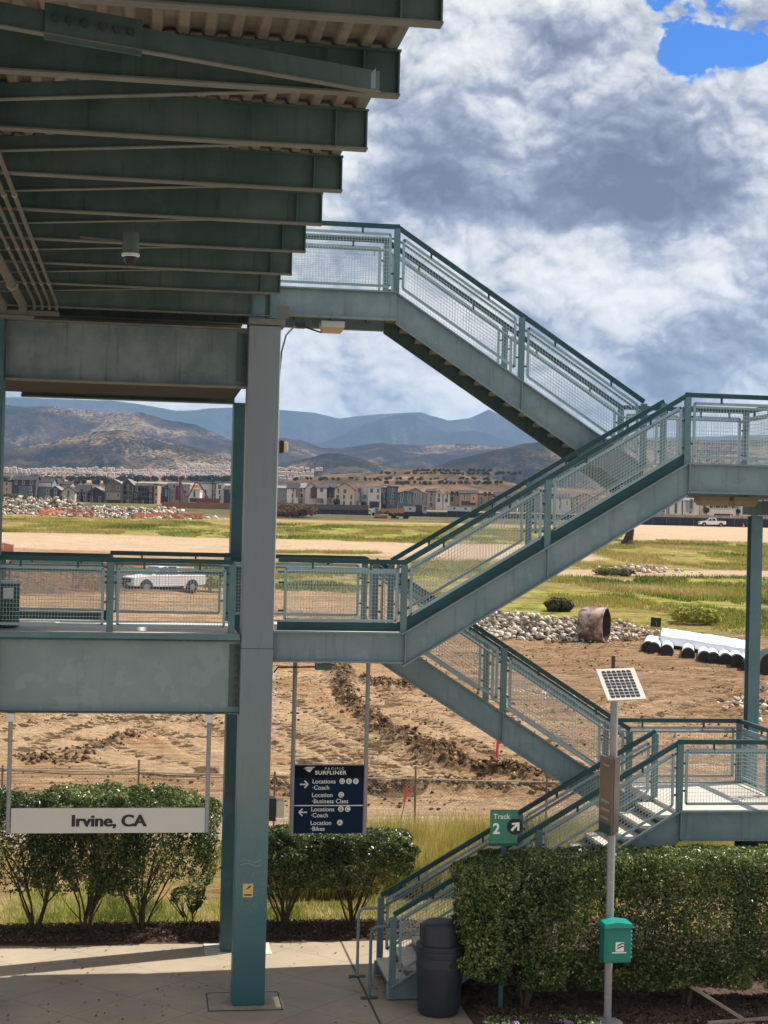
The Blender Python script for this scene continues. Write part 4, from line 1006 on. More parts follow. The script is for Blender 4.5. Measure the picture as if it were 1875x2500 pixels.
def vpanel(p, q, z0, z1, th, name, mat, parent, slope=0, dz=0):
    p, q = Vector((p[0], p[1], 0)), Vector((q[0], q[1], 0)); d = (q - p).normalized(); nn = Vector((d.y, -d.x, 0)) * th
    mb = MB(); b = 0
    mb.v = [(p.x, p.y, z0 + slope), (q.x, q.y, z0), (q.x, q.y, z1), (p.x, p.y, z1 + dz), (p.x - nn.x, p.y - nn.y, z0 + slope), (q.x - nn.x, q.y - nn.y, z0), (q.x - nn.x, q.y - nn.y, z1), (p.x - nn.x, p.y - nn.y, z1 + dz)]
    mb.f = [(0, 1, 2, 3), (7, 6, 5, 4), (0, 4, 5, 1), (1, 5, 6, 2), (2, 6, 7, 3), (3, 7, 4, 0)]
    return mb.build(name, mat, parent)
bz = simple('notice_bronze', (.13, .10, .07), .35, var=.5, scale=2.5, c2=(.04, .05, .03))
_a, _b, _c, _d = atY(1463, 1950, 22.42), atY(1492, 1960, 21.98), atY(1499, 1960, 21.98), atY(1512, 1960, 22.3)
PA, PB = (_a.x, _a.y), (_b.x, _b.y)
vpanel(PA, PB, 2.78, 3.87, .03, 'left_panel', bz, t, slope=.02)
vpanel((_c.x, _c.y), (_d.x, _d.y), 2.78, 3.87, .03, 'right_panel', simple('notice_dark', (.07, .055, .04), .4, var=.4, scale=3), t, slope=0)
vpanel((PA[0] - .002, PA[1] - .005), (PB[0], PB[1] - .005), 2.775, 2.92, .006, 'green_band', simple('band_green', (.012, .06, .045), .4), t)
for z, a, b, hh in ((3.74, .3, .8, .03), (3.22, .15, .85, .035), (3.10, .15, .9, .035), (2.98, .15, .8, .035)):   # smeared rows of tiny print
    q = Vector((*PA, 0)).lerp(Vector((*PB, 0)), a); r = Vector((*PA, 0)).lerp(Vector((*PB, 0)), b)
    vpanel((q.x - .006, q.y - .006), (r.x - .006, r.y - .006), z, z + hh, .002, 'print_row', simple('print_tan', (.36, .31, .22), .5), t)
MB().box(_b.x + .01, _c.x, 22.0, 22.14, 2.8, 3.86).build('channel', M_BLACK, t)
t = thing('ticket_validator', 'teal ticket machine box with white emblem strapped to the grey pole', 'ticket machine', (6.8, 22.0, 1.2))
tm = simple('teal_plastic', (.008, .19, .16), .35, var=.15)
xa, xb, za, zb2 = 6.60, 7.0, 1.0, 1.50
MB().box(xa, xb, 21.88, 22.12, za, zb2).build('body', tm, t, bevel=.02)
lid = MB(); lid.prism([(xa - .02, zb2 + .0), (xb + .02, zb2 + .0), (xb + .0, zb2 + .06), ((xa + xb) / 2, zb2 + .085), (xa + .0, zb2 + .06)], 21.84, 22.16); lid.build('lid', simple('teal_lid', (.015, .27, .24), .35), t, bevel=.006)
MB().box(xa + .04, xb - .04, 21.872, 21.879, za + .04, zb2 - .04).build('door', tm, t, bevel=.003)
v_ = MB()
for k in range(7): v_.box(xb + .001, xb + .035, 21.95, 22.08, za + .05 + k * .06, za + .075 + k * .06)
v_.build('side_fin', simple('fin_teal', (.05, .35, .32), .4), t)
MB().box(6.765, 6.885, 21.866, 21.871, 1.17, 1.30).build('emblem_plate', M_TEXTW, t)
e = MB(); 
for dz in (0, .04): e.prism([(6.775, 1.195 + dz), (6.80, 1.225 + dz), (6.84, 1.245 + dz), (6.88, 1.25 + dz), (6.88, 1.235 + dz), (6.845, 1.228 + dz), (6.81, 1.212 + dz)], 21.862, 21.865)
e.build('emblem_stripe', M_TEXTD, t)
MB().box(6.715, 6.925, 21.866, 21.871, 1.145, 1.160).build('emblem_bar', M_TEXTW, t)
MB().box(6.7, 6.84, 22.13, 22.27, 1.1, 1.15).build('strap', M_GALV, t)

# rubbish bin
t = thing('rubbish_bin', 'charcoal round plastic rubbish bin with domed lid at the stair foot', 'bin', (4.47, 23.05, 0))
gp = simple('charcoal_plastic', (.028, .032, .042), .5, var=.3, scale=5, spec=.4); X_, Y_ = 4.47, 23.05
MB().lathe([(.20, .005), (.245, .02), (.26, .1), (.29, .69), (.292, .70), (.292, .74), (.288, .76), (.292, .84), (.288, .85), (.29, .86), (.30, .865), (.30, .905), (.27, .91)], X_, Y_, 48, 1.19, 1.19).build('barrel', gp, t, smooth=True)
MB().lathe([(.305, .90), (.31, .905), (.31, .945), (.30, .955), (.292, .96), (.292, .985), (.298, .99), (.298, 1.01), (.29, 1.02), (.245, 1.03), (.24, 1.06), (.238, 1.27), (.23, 1.30), (.21, 1.325), (.17, 1.345), (.10, 1.355), (.01, 1.357)], X_, Y_, 48, 1.19, 1.19).build('lid', gp, t, smooth=True)
fl_ = MB(); fl_.box(X_ - .285, X_ - .25, Y_ - .12, Y_ + .12, 1.06, 1.29); fl_.build('flap', M_BLACK, t)
a = R(-65); hx, hy = X_ +   .347 * math.cos(a), Y_ + .347 * math.sin(a)
hd = MB(); hd.bar((hx - .07, hy - .018, .76), (hx + .08, hy + .03, .76), .02, .13); hd.build('handle', gp, t, bevel=.008)
hd = MB(); hd.bar((hx - .045, hy - .022, .765), (hx + .055, hy + .012, .765), .022, .07); hd.build('handle_hollow', M_BLACK, t)

# ================================================================== PLANTS
def leaf_quads(C, N, size, aspect=.5, jitter=.9):
    n = len(C); d = N + jitter * rng.normal(size=(n, 3)); d /= np.linalg.norm(d, axis=1)[:, None]
    a = rng.normal(size=(n, 3)); u = np.cross(d, a); u /= np.linalg.norm(u, axis=1)[:, None]; v = np.cross(d, u)
    s = (size * (.6 + .8 * rng.random(n)))[:, None]; P = np.zeros((n, 4, 3))
    P[:, 0] = C - u * s; P[:, 1] = C - v * s * aspect + d * s * .15; P[:, 2] = C + u * s; P[:, 3] = C + v * s * aspect + d * s * .15
    return P
def crown(name, parent, x0, x1, y0, y1, z0, z1, n, size, mat, round_=.3, lump=.12, low=.25, gap=.40, seed=0, shell=.4):
    """leaf mass in a rounded box; leaves thicker near the skin"""
    P = rng.random((int(n * 2.2), 3)); c = P * 2 - 1
    # push towards the surface
    r = np.max(np.abs(c), 1); k = rng.random(len(c)) ** shell; c = c / r[:, None] * np.maximum(r, k)[:, None]
    ex = 1 / max(round_, .05); q = (np.abs(c) ** ex).sum(1) ** (1 / ex); c = c / np.maximum(1, q)[:, None]
    ang = fbm(c[:, 0] * 4 * (x1 - x0) / 2 + seed, c[:, 2] * 3 + c[:, 1] * 2 + seed, 3)
    c = c * (1 + (ang - .5)[:, None] * lump * 2)
    C = np.stack([(x0 + x1) / 2 + c[:, 0] * (x1 - x0) / 2, (y0 + y1) / 2 + c[:, 1] * (y1 - y0) / 2, (z0 + z1) / 2 + c[:, 2] * (z1 - z0) / 2], -1)
    g = fbm(C[:, 0] * 3.3 + seed * 3, C[:, 2] * 3.3 + C[:, 1] * 1.7, 3, .6)
    zz = (C[:, 2] - z0) / (z1 - z0)
    keep = (g > gap - .28 * zz) & (rng.random(len(C)) < .25 + low + .9 * zz)
    C, c = C[keep][:n], c[keep][:n]
    N = c / np.linalg.norm(c, axis=1)[:, None]
    rv = np.clip(fbm(C[:, 0] * 2 + 9, C[:, 2] * 2, 3) * .8 + rng.normal(size=len(C)) * .2 + .02, 0, 1)
    return link(name, soup(name, leaf_quads(C, N, size), 4, dict(rnd=rv)), mat, parent)
def stems(parent, bx, by, n, h, spread, r=.022, seed=0, name='stem', z0=0):
    rs = random.Random(seed)
    for k in range(n):
        a = rs.uniform(0, 2 * math.pi); sp = spread * rs.uniform(.35, 1) ; x, y = bx + rs.uniform(-.06, .06), by + rs.uniform(-.06, .06)
        pts = []; m = 7; rad = []
        for j in range(m):
            f = j / (m - 1); pts.append((x + math.cos(a) * sp * f ** 1.2 + rs.uniform(-.02, .02), y + math.sin(a) * sp * .5 * f + rs.uniform(-.02, .02), z0 + h * f)); rad.append(r * rs.uniform(.9, 1.1) * (1 - .65 * f))
        mb = MB(); mb.tube(pts, r, 6, radii=rad)
        for b in range(4):
            f = rs.uniform(.3, .85); i = int(f * (m - 1)); p = Vector(pts[i]); da = a + rs.uniform(-1.5, 1.5); L = rs.uniform(.25, .5)
            mb.tube([p, p + Vector((math.cos(da) * L * .45, math.sin(da) * L * .3, L * .5)), p + Vector((math.cos(da) * L * .8, math.sin(da) * L * .4, L))], .01, 5, radii=[.011, .008, .004])
        mb.build(name, M_BARK, parent, smooth=True)
GB = 'clipped bushes behind the platform'
for lab, bx, xa, xb, za, zb, nst, sd in (('clipped bush behind the name sign, its stems cut by the frame edge', -1.62, -3.6, -.85, .72, 2.40, 6, 1),
        ('clipped bush behind the middle of the name sign with upright stems', -.80, -1.75, .15, .66, 2.47, 7, 2),
        ('clipped bush behind the end of the name sign by the columns', .15, -.75, 1.45, .60, 2.44, 6, 3),
        ('lower clipped bush just beyond the front column under the blue sign', 2.62, 1.8, 3.75, .72, 1.76, 7, 4),
        ('lower clipped bush beside the stair foot', 3.85, 2.9, 4.95, .70, 1.72, 7, 5)):
    t = thing('bush', lab, 'bush', (bx, 28, 0), GB)
    crown('foliage', t, xa, xb, 27.45, 28.75, za, zb, 26000, .028, M_BUSH, .30, .18, -.02, .44, sd)
    stems(t, bx, 28, nst + 3, za + .75, .75, .022, sd)
t = thing('bush', 'leafy sprig bush low down between the name sign bushes and the columns', 'bush', (1.0, 28.2, 0), GB)
crown('foliage', t, .65, 1.25, 28.0, 28.5, .25, .75, 900, .03, M_BUSH, .6, .3, .3, .42, 9); stems(t, 1.0, 28.2, 3, .5, .25, .012, 9)
t = thing('hedge', 'long dense clipped hedge with rounded top beside the stairs', 'hedge', (7.5, 23, 0))
crown('foliage', t, 4.72, 12.6, 22.45, 23.52, .40, 2.37, 170000, .026, M_HEDGE, .15, .07, .75, .37, 11, shell=.25)
stems(t, 5.75, 23.0, 4, .95, .35, .045, 21, 'trunk'); stems(t, 8.25, 22.95, 3, 1.0, .35, .04, 22, 'trunk'); stems(t, 10.6, 23, 3, 1.0, .3, .04, 24, 'trunk')
# ground cover flowers in front of the hedge
p = uni(9000, 4.95, 6.6, 21.2, 22.3); p[:, 2] = .04; kk = fbm(p[:, 0] * 2, p[:, 1] * 2, 3) > .42; p = p[kk]
P_ = leaf_quads(p + np.stack([0 * p[:, 0], 0 * p[:, 0], rng.random(len(p)) * .14], -1), np.tile([0, 0, 1.0], (len(p), 1)), .022)
o = setp(link('ground_cover', soup('gc', P_, 4, dict(rnd=rng.random(len(p)))), M_HEDGE), 'low green ground cover at the foot of the hedge', 'ground cover', kind='stuff')
p = uni(260, 5.0, 6.3, 21.3, 22.0); p[:, 2] = .17; p = p[fbm(p[:, 0] * 3, p[:, 1] * 3, 2) > .5]
p = np.repeat(p, 4, 0) + rng.normal(size=(len(p) * 4, 3)) * .012
o = setp(link('flowers', soup('fl', leaf_quads(p, np.tile([0, -.6, 1.0], (len(p), 1)), .016, .8), 4), M_FLOWER), 'small purple flowers in the ground cover', 'flowers', kind='stuff')
# dead leaves blown onto the concrete
p = uni(420, -3, 4.8, 21.6, 27.1); p = p[fbm(p[:, 0] * 1.2, p[:, 1] * 1.2, 3) + .12 * (p[:, 1] > 26.3) > .50]; p[:, 2] = .012
setp(link('leaf_litter', soup('ll', leaf_quads(p, np.tile([0, 0, 1.0], (len(p), 1)), .028, .5, .35), 4, dict(rnd=rng.random(len(p)))), leaf_mat('dead_leaves', [(0, (.05, .03, .015)), (.7, (.18, .11, .05)), (1, (.35, .24, .1))], .9, trans=0)), 'dry leaves scattered over the platform concrete', 'leaf litter', kind='stuff')
# wood chips
p = uni(16000, -3.5, 5, 27.2, 28.4); p = np.concatenate([p, uni(26000, 5, 12, 21.05, 23.4)]); p[:, 2] = .05 + rng.random(len(p)) * .03
o = setp(link('wood_chips', soup('wc', leaf_quads(p, np.tile([0, 0, 1.0], (len(p), 1)), .03, .3, .7), 4, dict(rnd=rng.random(len(p)))), leaf_mat('chips', [(0, (.03, .018, .012)), (.7, (.10, .06, .04)), (1, (.32, .22, .15))], .9, trans=0)), 'dark wood chip mulch in the planting beds', 'wood chips', kind='stuff')
t = thing('timber_edging', 'weathered timber board lying in the bed under the hedge', 'board', (9, 22.3, .1))
MB().bar((8.2, 22.0, .09), (10.5, 22.35, .09), .06, .04).build('board', simple('old_timber', (.38, .30, .22), .9, var=.4), t)
MB().bar((8.05, 22.7, .5), (8.75, 22.05, .12), .045, .035).build('leaning_board', MATS['old_timber'], t)

# ================================================================== CHAIN LINK FENCE
FD = 37.0
t = thing('chain_link_fence', 'low chain link fence between the weeds and the dirt site', 'fence', tuple(atD(937, 1900, FD)))
def fp(px, z, D=FD):
    q = atD(px, 1250, D); return Vector((q.x, q.y, z))
ppx = [355 - 332 * 2, 355 - 332, 355, 687, 1030, 1350, 1675, 2000, 2330]
for i, px in enumerate(ppx):
    a, b = fp(px, -.05), fp(px, 1.6 if px in (355, 1030) else 1.4)
    mb = MB(); mb.tube([a, b], .026, 8)
    if px == 1350: mb.tube([b, b + Vector((.14, 0, .38))], .022, 6)
    mb.build('post', simple('fence_post', (.20, .15, .11), .7), t)
for a, b in zip(ppx[:-1], ppx[1:]):
    A_, B_ = fp(a, 1.31), fp(b, 1.31)
    MB().tube([A_, A_.lerp(B_, .5) - Vector((0, 0, .015)), B_], .02, 6).build('top_rail', simple('fence_rail', (.38, .33, .25), .6), t)
    MB().tube([A_ - Vector((0, 0, .03)), A_.lerp(B_, .5) - Vector((0, 0, .09)), B_ - Vector((0, 0, .05))], .009, 4).build('tension_wire', M_BRACE, t)
wm = MB(); A_, B_ = fp(ppx[0], 0), fp(ppx[-1], 0); L = (B_ - A_).length; u = (B_ - A_) / L; st_ = .085
for s in (1, -1):
    k = -20
    while k * st_ < L:
        a0, a1 = k * st_, k * st_ + 1.3
        if s > 0: p, q = A_ + u * a0, A_ + u * a1 + Vector((0, 0, 1.3))
        else: p, q = A_ + u * a0 + Vector((0, 0, 1.3)), A_ + u * a1
        wm.bar(p, q, .0035, .0035); k += 1
wm.build('chain_mesh', simple('fence_mesh', (.45, .38, .28), .6), t)

# ================================================================== THINGS IN THE FIELD
def rocks(pts, sizes, mat, name, label, cat, kind='stuff', flat=.75):
    ico = bmesh.new(); bmesh.ops.create_icosphere(ico, subdivisions=1, radius=1); V = np.array([v.co[:] for v in ico.verts]); Fc = np.array([[v.index for v in f.verts] for f in ico.faces]); ico.free()
    allv, allf, rr = [], [], []; b = 0
    for p, s in zip(pts, sizes):
        q = V * (1 + (rng.random((len(V), 1)) - .5) * 1.1) * np.array([1, .6 + .5 * rng.random(), flat * (.7 + .5 * rng.random())]) * s
        a = rng.random() * 6.28; ca, sa = math.cos(a), math.sin(a); q = np.stack([q[:, 0] * ca - q[:, 1] * sa, q[:, 0] * sa + q[:, 1] * ca, q[:, 2]], -1) + np.array(p)
        allv.append(q); allf.append(Fc + b); b += len(V); rr.append(np.full(len(V), rng.random()))
    me = bpy.data.meshes.new(name); vv_ = np.concatenate(allv); me.vertices.add(len(vv_)); me.vertices.foreach_set('co', vv_.reshape(-1).astype(np.float32)); quads_to(me, np.concatenate(allf))
    at = me.attributes.new('rnd', 'FLOAT', 'POINT'); at.data.foreach_set('value', np.concatenate(rr).astype(np.float32))
    o = link(name, me, mat); return setp(o, label, cat, kind=kind)
def pile(pxs, n, smin, smax, hgt, spread, seed=1):
    pts, sz = [], []; P0 = [ground_at(*p) for p in pxs]
    for k in range(n):
        i = rng.integers(0, len(P0) - 1); f = rng.random(); c = P0[i].lerp(P0[i + 1], f); dx, dy = rng.normal(size=2) * spread
        h = hgt * math.exp(-(dx * dx + dy * dy) / (spread * spread * 1.2)) * rng.random() ** .5
        s = smin + (smax - smin) * rng.random() ** 2
        dd = depth_of(c.x + dx, c.y + dy); pts.append((c.x + dx, c.y + dy, base_z(dd) + h + s * .3)); sz.append(s)
    return pts, sz
M_RUB = leaf_mat('concrete_rubble', [(0, (.15, .12, .095)), (.5, (.45, .385, .31)), (1, (.74, .66, .56))], .9, trans=0, spec=.2)
M_CLOD = leaf_mat('dirt_clods', [(0, (.05, .03, .018)), (.7, (.18, .12, .07)), (1, (.42, .29, .18))], 1, trans=0, spec=.05)
a, b = pile(((1130, 1500), (1200, 1530), (1270, 1545), (1330, 1552), (1400, 1556)), 3000, .05, .24, 1.15, 1.5)
rocks(a, b, M_RUB, 'rubble', 'pale heap of broken concrete rubble beside the big rusty pipe', 'rubble')
a, b = pile(((1480, 1540), (1540, 1555), (1570, 1562)), 240, .06, .2, .8, 1.2)
rocks(a, b, M_RUB, 'rubble', 'small scatter of broken concrete beyond the rusty pipe', 'rubble')
a, b = pile(((1300, 1695), (1340, 1700), (1385, 1705)), 160, .05, .13, .15, .7)
rocks(a, b, M_RUB, 'rubble', 'scatter of white rubble seen through the lower stair guard', 'rubble')
a, b = pile(((1840, 1745), (1890, 1720), (1950, 1760)), 220, .06, .2, .9, .9)
rocks(a, b, M_RUB, 'rubble', 'heap of white rubble right of the slender post', 'rubble')
a, b = pile(((10, 1251), (80, 1253), (170, 1254)), 1700, .18, .6, 3.4, 5)
rocks(a, b, M_RUB, 'rubble', 'far grey rubble bank in front of the dark unfinished houses', 'rubble')
a, b = pile(((230, 1260), (300, 1262), (420, 1264)), 1500, .18, .55, 2.0, 4)
rocks(a, b, M_RUB, 'rubble', 'far low line of grey rubble behind the orange netting', 'rubble')
a, b = pile(((1560, 1392), (1600, 1394)), 90, .12, .35, .5, 2.2)
rocks(a, b, M_RUB, 'rubble', 'few pale rocks lying in the green meadow', 'rubble')
pts, sz = [], []
for P0, n, wd in ((W1, 3600, .42), (W2, 700, .7), (W3, 1700, .4), (W4, 300, .5), (W5, 300, .6)):
    for k in range(n):
        i = rng.integers(0, len(P0) - 1); f = rng.random(); x = P0[i][0] * (1 - f) + P0[i + 1][0] * f + rng.normal() * wd * .6; y = P0[i][1] * (1 - f) + P0[i + 1][1] * f + rng.normal() * wd * .6
        s = .018 + .08 * rng.random() ** 4; xx, yy, zz, gg = on_ground(np.array([(x * math.cos(YAW) - y * math.sin(YAW)) / depth_of(x, y)]), np.array([depth_of(x, y)])); pts.append((x, y, float(zz[0]) + .02)); sz.append(s)
for k in range(9000):
    D_ = 40 + 60 * rng.random(); t_ = rng.uniform(-.25, .25); x, y, z, g_ = on_ground(np.array([t_]), np.array([D_]))
    if fbm(x * .12, y * .12, 3)[0] > .5: pts.append((x[0], y[0], z[0] + .02)); sz.append(.015 + .05 * rng.random() ** 2)
rocks(pts, sz, M_CLOD, 'dirt_clods', 'loose brown clods turned up along the graded windrows', 'dirt clods')
# orange and brown small debris by the rusty pipe
# big rusty pipe section
def cyl_thing(name, lab, cat, c, axis, r, L, mat, inner, grp=None, wall=.05, extra=None):
    t = thing(name, lab, cat, tuple(c), grp); ax = Vector(axis).normalized(); c = Vector(c)
    a, b = c - ax * L / 2, c + ax * L / 2; sd = ax.cross(Vector((0, 0, 1))).normalized(); u = sd.cross(ax); n = 36
    mb = MB(); prof = [(r, 0), (r, 1), (r - wall, 1), (r - wall, 0)]; m = 4
    for rr_, f in prof:
        p = a.lerp(b, f)
        for i in range(n):
            q = 2 * math.pi * i / n; mb.v.append(tuple(p + sd * math.cos(q) * rr_ + u * math.sin(q) * rr_))
    for k in range(4):
        for i in range(n): 
            j = (i + 1) % n; k2 = (k + 1) % 4; mb.f.append((k * n + i, k * n + j, k2 * n + j, k2 * n + i))
    mb.build('barrel', mat, t, smooth=True)
    if inner:
        im = MB(); im.tube([a.lerp(b, .04), a.lerp(b, .985)], r - wall - .01, n, caps=False); im.build('inner_wall', inner, t, smooth=True)
    return t
gp0 = ground_at(1450, 1566); 
rust = simple('rusty_pipe', (.24, .15, .11), .85, var=.9, scale=1.6, c2=(.05, .03, .025))
rm, rn, rb = principled('rust_patchy'); tcx = rn.add('ShaderNodeTexCoord').outputs['Object']
rn.link(rn.mix(rn.smooth(rn.noise(tcx, 1.1, 7, .65), .46, .62), rn.ramp(rn.noise(tcx, 3, 6, .7), [(.35, (.07, .04, .03)), (.65, (.26, .16, .11))]), (.50, .40, .34)), rb.inputs['Base Color']); rb.inputs['Roughness'].default_value = .9
cyl_thing('pipe_section', 'big rusty concrete coated pipe section standing in the rubble', 'pipe section', (gp0.x, gp0.y, gp0.z + .95), (1, -.62, 0), 1.02, 1.45, rm, simple('pipe_inside', (.05, .035, .028), .95, var=.5), wall=.07)
# corrugated black drain pipes with white wrap
ends = ((1582, 1578, 1), (1596, 1581, 1), (1628, 1587, 1), (1680, 1595, 1), (1720, 1602, .95), (1742, 1605, .95), (1772, 1608, .95), (1800, 1614, 1.05), (1825, 1622, .95))
words = ('first', 'second', 'third', 'fourth', 'fifth', 'sixth', 'seventh', 'eighth', 'ninth')
blk = simple('black_corrugated', (.012, .012, .014), .45); wht = simple('white_wrap', (.80, .82, .84), .5, var=.06, scale=1)
for i, (px, py, s) in enumerate(ends):
    g0 = ground_at(px, py + 18); r = .32 * s; c = Vector((g0.x, g0.y, base_z(depth_of(g0.x, g0.y)) + r))
    t = thing('drain_pipe', words[i] + ' black ended drain pipe of the white wrapped row, counting from the rusty pipe', 'drain pipe', tuple(c), 'white wrapped drain pipes')
    ax = Vector((.35, 1, .0)).normalized()
    mb = MB(); mb.tube([c - ax * .55, c + ax * .8], r, 20); e = mb.build('black_end', blk, t, smooth=True)
    rg = MB()
    for k in range(3): rg.tube([c - ax * (.53 - k * .12), c - ax * (.48 - k * .12)], r * 1.07, 20)
    rg.build('ring', blk, t, smooth=True)
    mb = MB(); mb.tube([c + ax * .82, c + ax * 6.0], r * .97, 20); mb.build('wrapped_length', wht, t, smooth=True)
g0 = ground_at(1720, 1608); g1 = ground_at(1600, 1585); g2 = ground_at(1845, 1625)
t = thing('plastic_sheet', 'white plastic sheet lying over the row of drain pipes', 'plastic sheet', tuple(g0))
A_, B_ = Vector((g1.x + .3, g1.y + .5, 0)), Vector((g2.x, g2.y + .5, 0)); ax = Vector((.35, 1, 0)).normalized()
us, vs = np.meshgrid(np.linspace(0, 1, 60), np.linspace(0, 1, 24), indexing='ij')
sx = A_.x + (B_.x - A_.x) * us + ax.x * 5.6 * vs; sy = A_.y + (B_.y - A_.y) * us + ax.y * 5.6 * vs - .45
sz_ = base_z(depth_of(sx, sy)) + .70 - .42 * sstep(.05, 0, vs) + .10 * fbm(sx * 1.5, sy * 1.5, 3) 
link('sheet', grid_mesh('sheet', np.stack([sx, sy, sz_], -1)), wht, t, smooth=True)
g0 = ground_at(1866, 1650); t = thing('drain_pipe', 'large black pipe end at the right edge beyond the slender post', 'drain pipe', (g0.x, g0.y, g0.z)); c = Vector((g0.x + .35, g0.y, g0.z + .55)); ax = Vector((.35, 1, 0)).normalized()
MB().tube([c - ax * .4, c + ax * 3], .55, 24).build('barrel', blk, t, smooth=True); MB().tube([c - ax * .44, c - ax * .41], .16, 12).build('end_plug', wht, t)
# stakes
for (px, py, h, lab, col_, ln) in ((1213, 1892, 1.0, 'survey stake with bright pink ribbon near the fence', (.9, .05, .10), .0), (980, 1998, .8, 'leaning pink topped survey stake seen behind the weeds', (.75, .07, .05), .14)):
    g0 = ground_at(px, py); t = thing('survey_stake', lab, 'stake', tuple(g0), 'survey stakes'); g0 = Vector((g0.x, g0.y, base_z(depth_of(g0.x, g0.y))))
    MB().bar(g0, g0 + Vector((ln, 0, h)), .03, .02, (1, 0, 0)).build('stick', simple('stake_wood', (.30, .2, .13), .8), t)
    rb_ = MB(); rb_.bar(g0 + Vector((ln * .5 - .02, -.03, h * .5)), g0 + Vector((ln - .0, -.03, h)), .02, .07, (1, 0, 0)); rb_.bar(g0 + Vector((ln, -.03, h)), g0 + Vector((ln + .08, -.03, h - .12)), .02, .04, (1, 0, 0)); rb_.build('ribbon', simple('pink_' + str(px), col_, .5, var=.1), t)
g0 = ground_at(1610, 1560); t = thing('site_marker', 'leaning black square marker on a bent stick beyond the rusty pipe', 'marker', tuple(g0)); g0.z = float(base_z(depth_of(g0.x, g0.y)))
MB().bar(g0, g0 + Vector((-.25, 0, 1.05)), .03, .03, (1, 0, 0)).build('stick', simple('stake_wood', (.30, .2, .13), .8), t)
MB().bar(g0 + Vector((-.55, 0, 1.0)), g0 + Vector((.1, .1, .95)), .03, .55).build('board', M_BLACK, t)
# orange safety netting
def netting(pts, h, lab, col_=(.55, .13, .06)):
    P0 = [ground_at(*p) for p in pts]; t = thing('safety_netting', lab, 'netting', tuple(P0[0]), 'orange safety netting')
    mb = MB()
    for a, b in zip(P0[:-1], P0[1:]):
        a = Vector((a.x, a.y, float(base_z(depth_of(a.x, a.y))))); b = Vector((b.x, b.y, float(base_z(depth_of(b.x, b.y)))))
        n = max(3, int((b - a).length / .35)); nh = 7
        for k in range(n): 
            p = a.lerp(b, k / n); mb.bar(p, p + Vector((0, 0, h)), .02, .06, (1, 0, 0))
        for k in range(nh + 1): mb.bar(a + Vector((0, 0, h * k / nh)), b + Vector((0, 0, h * k / nh)), .02, .1)
    mb.build('net', simple('orange_net', col_, .6, var=.2), t)
    pm = MB()
    for p in P0: pm.bar((p.x, p.y, p.z - .3), (p.x, p.y, p.z + h + .15), .04, .04, (1, 0, 0))
    pm.build('stake', M_BRACE, t)
netting(((95, 1260), (150, 1259), (230, 1264)), 1.5, 'orange netting fence along the far edge of the yellow grass')
netting(((330, 1266), (400, 1266), (495, 1268)), 1.0, 'thin orange netting below the grey houses')
netting(((100, 1447), (240, 1452), (300, 1420)), .5, 'pink orange netting round the dark spoil heap', (.85, .12, .10))
netting(((262, 1410), (300, 1405), (352, 1402)), 1.4, 'bright pink netting just behind the white pickup', (.9, .12, .12))
netting(((-30, 1345), (10, 1349), (32, 1354)), 1.0, 'orange netting at the frame edge on the tan dirt', (.85, .2, .1))

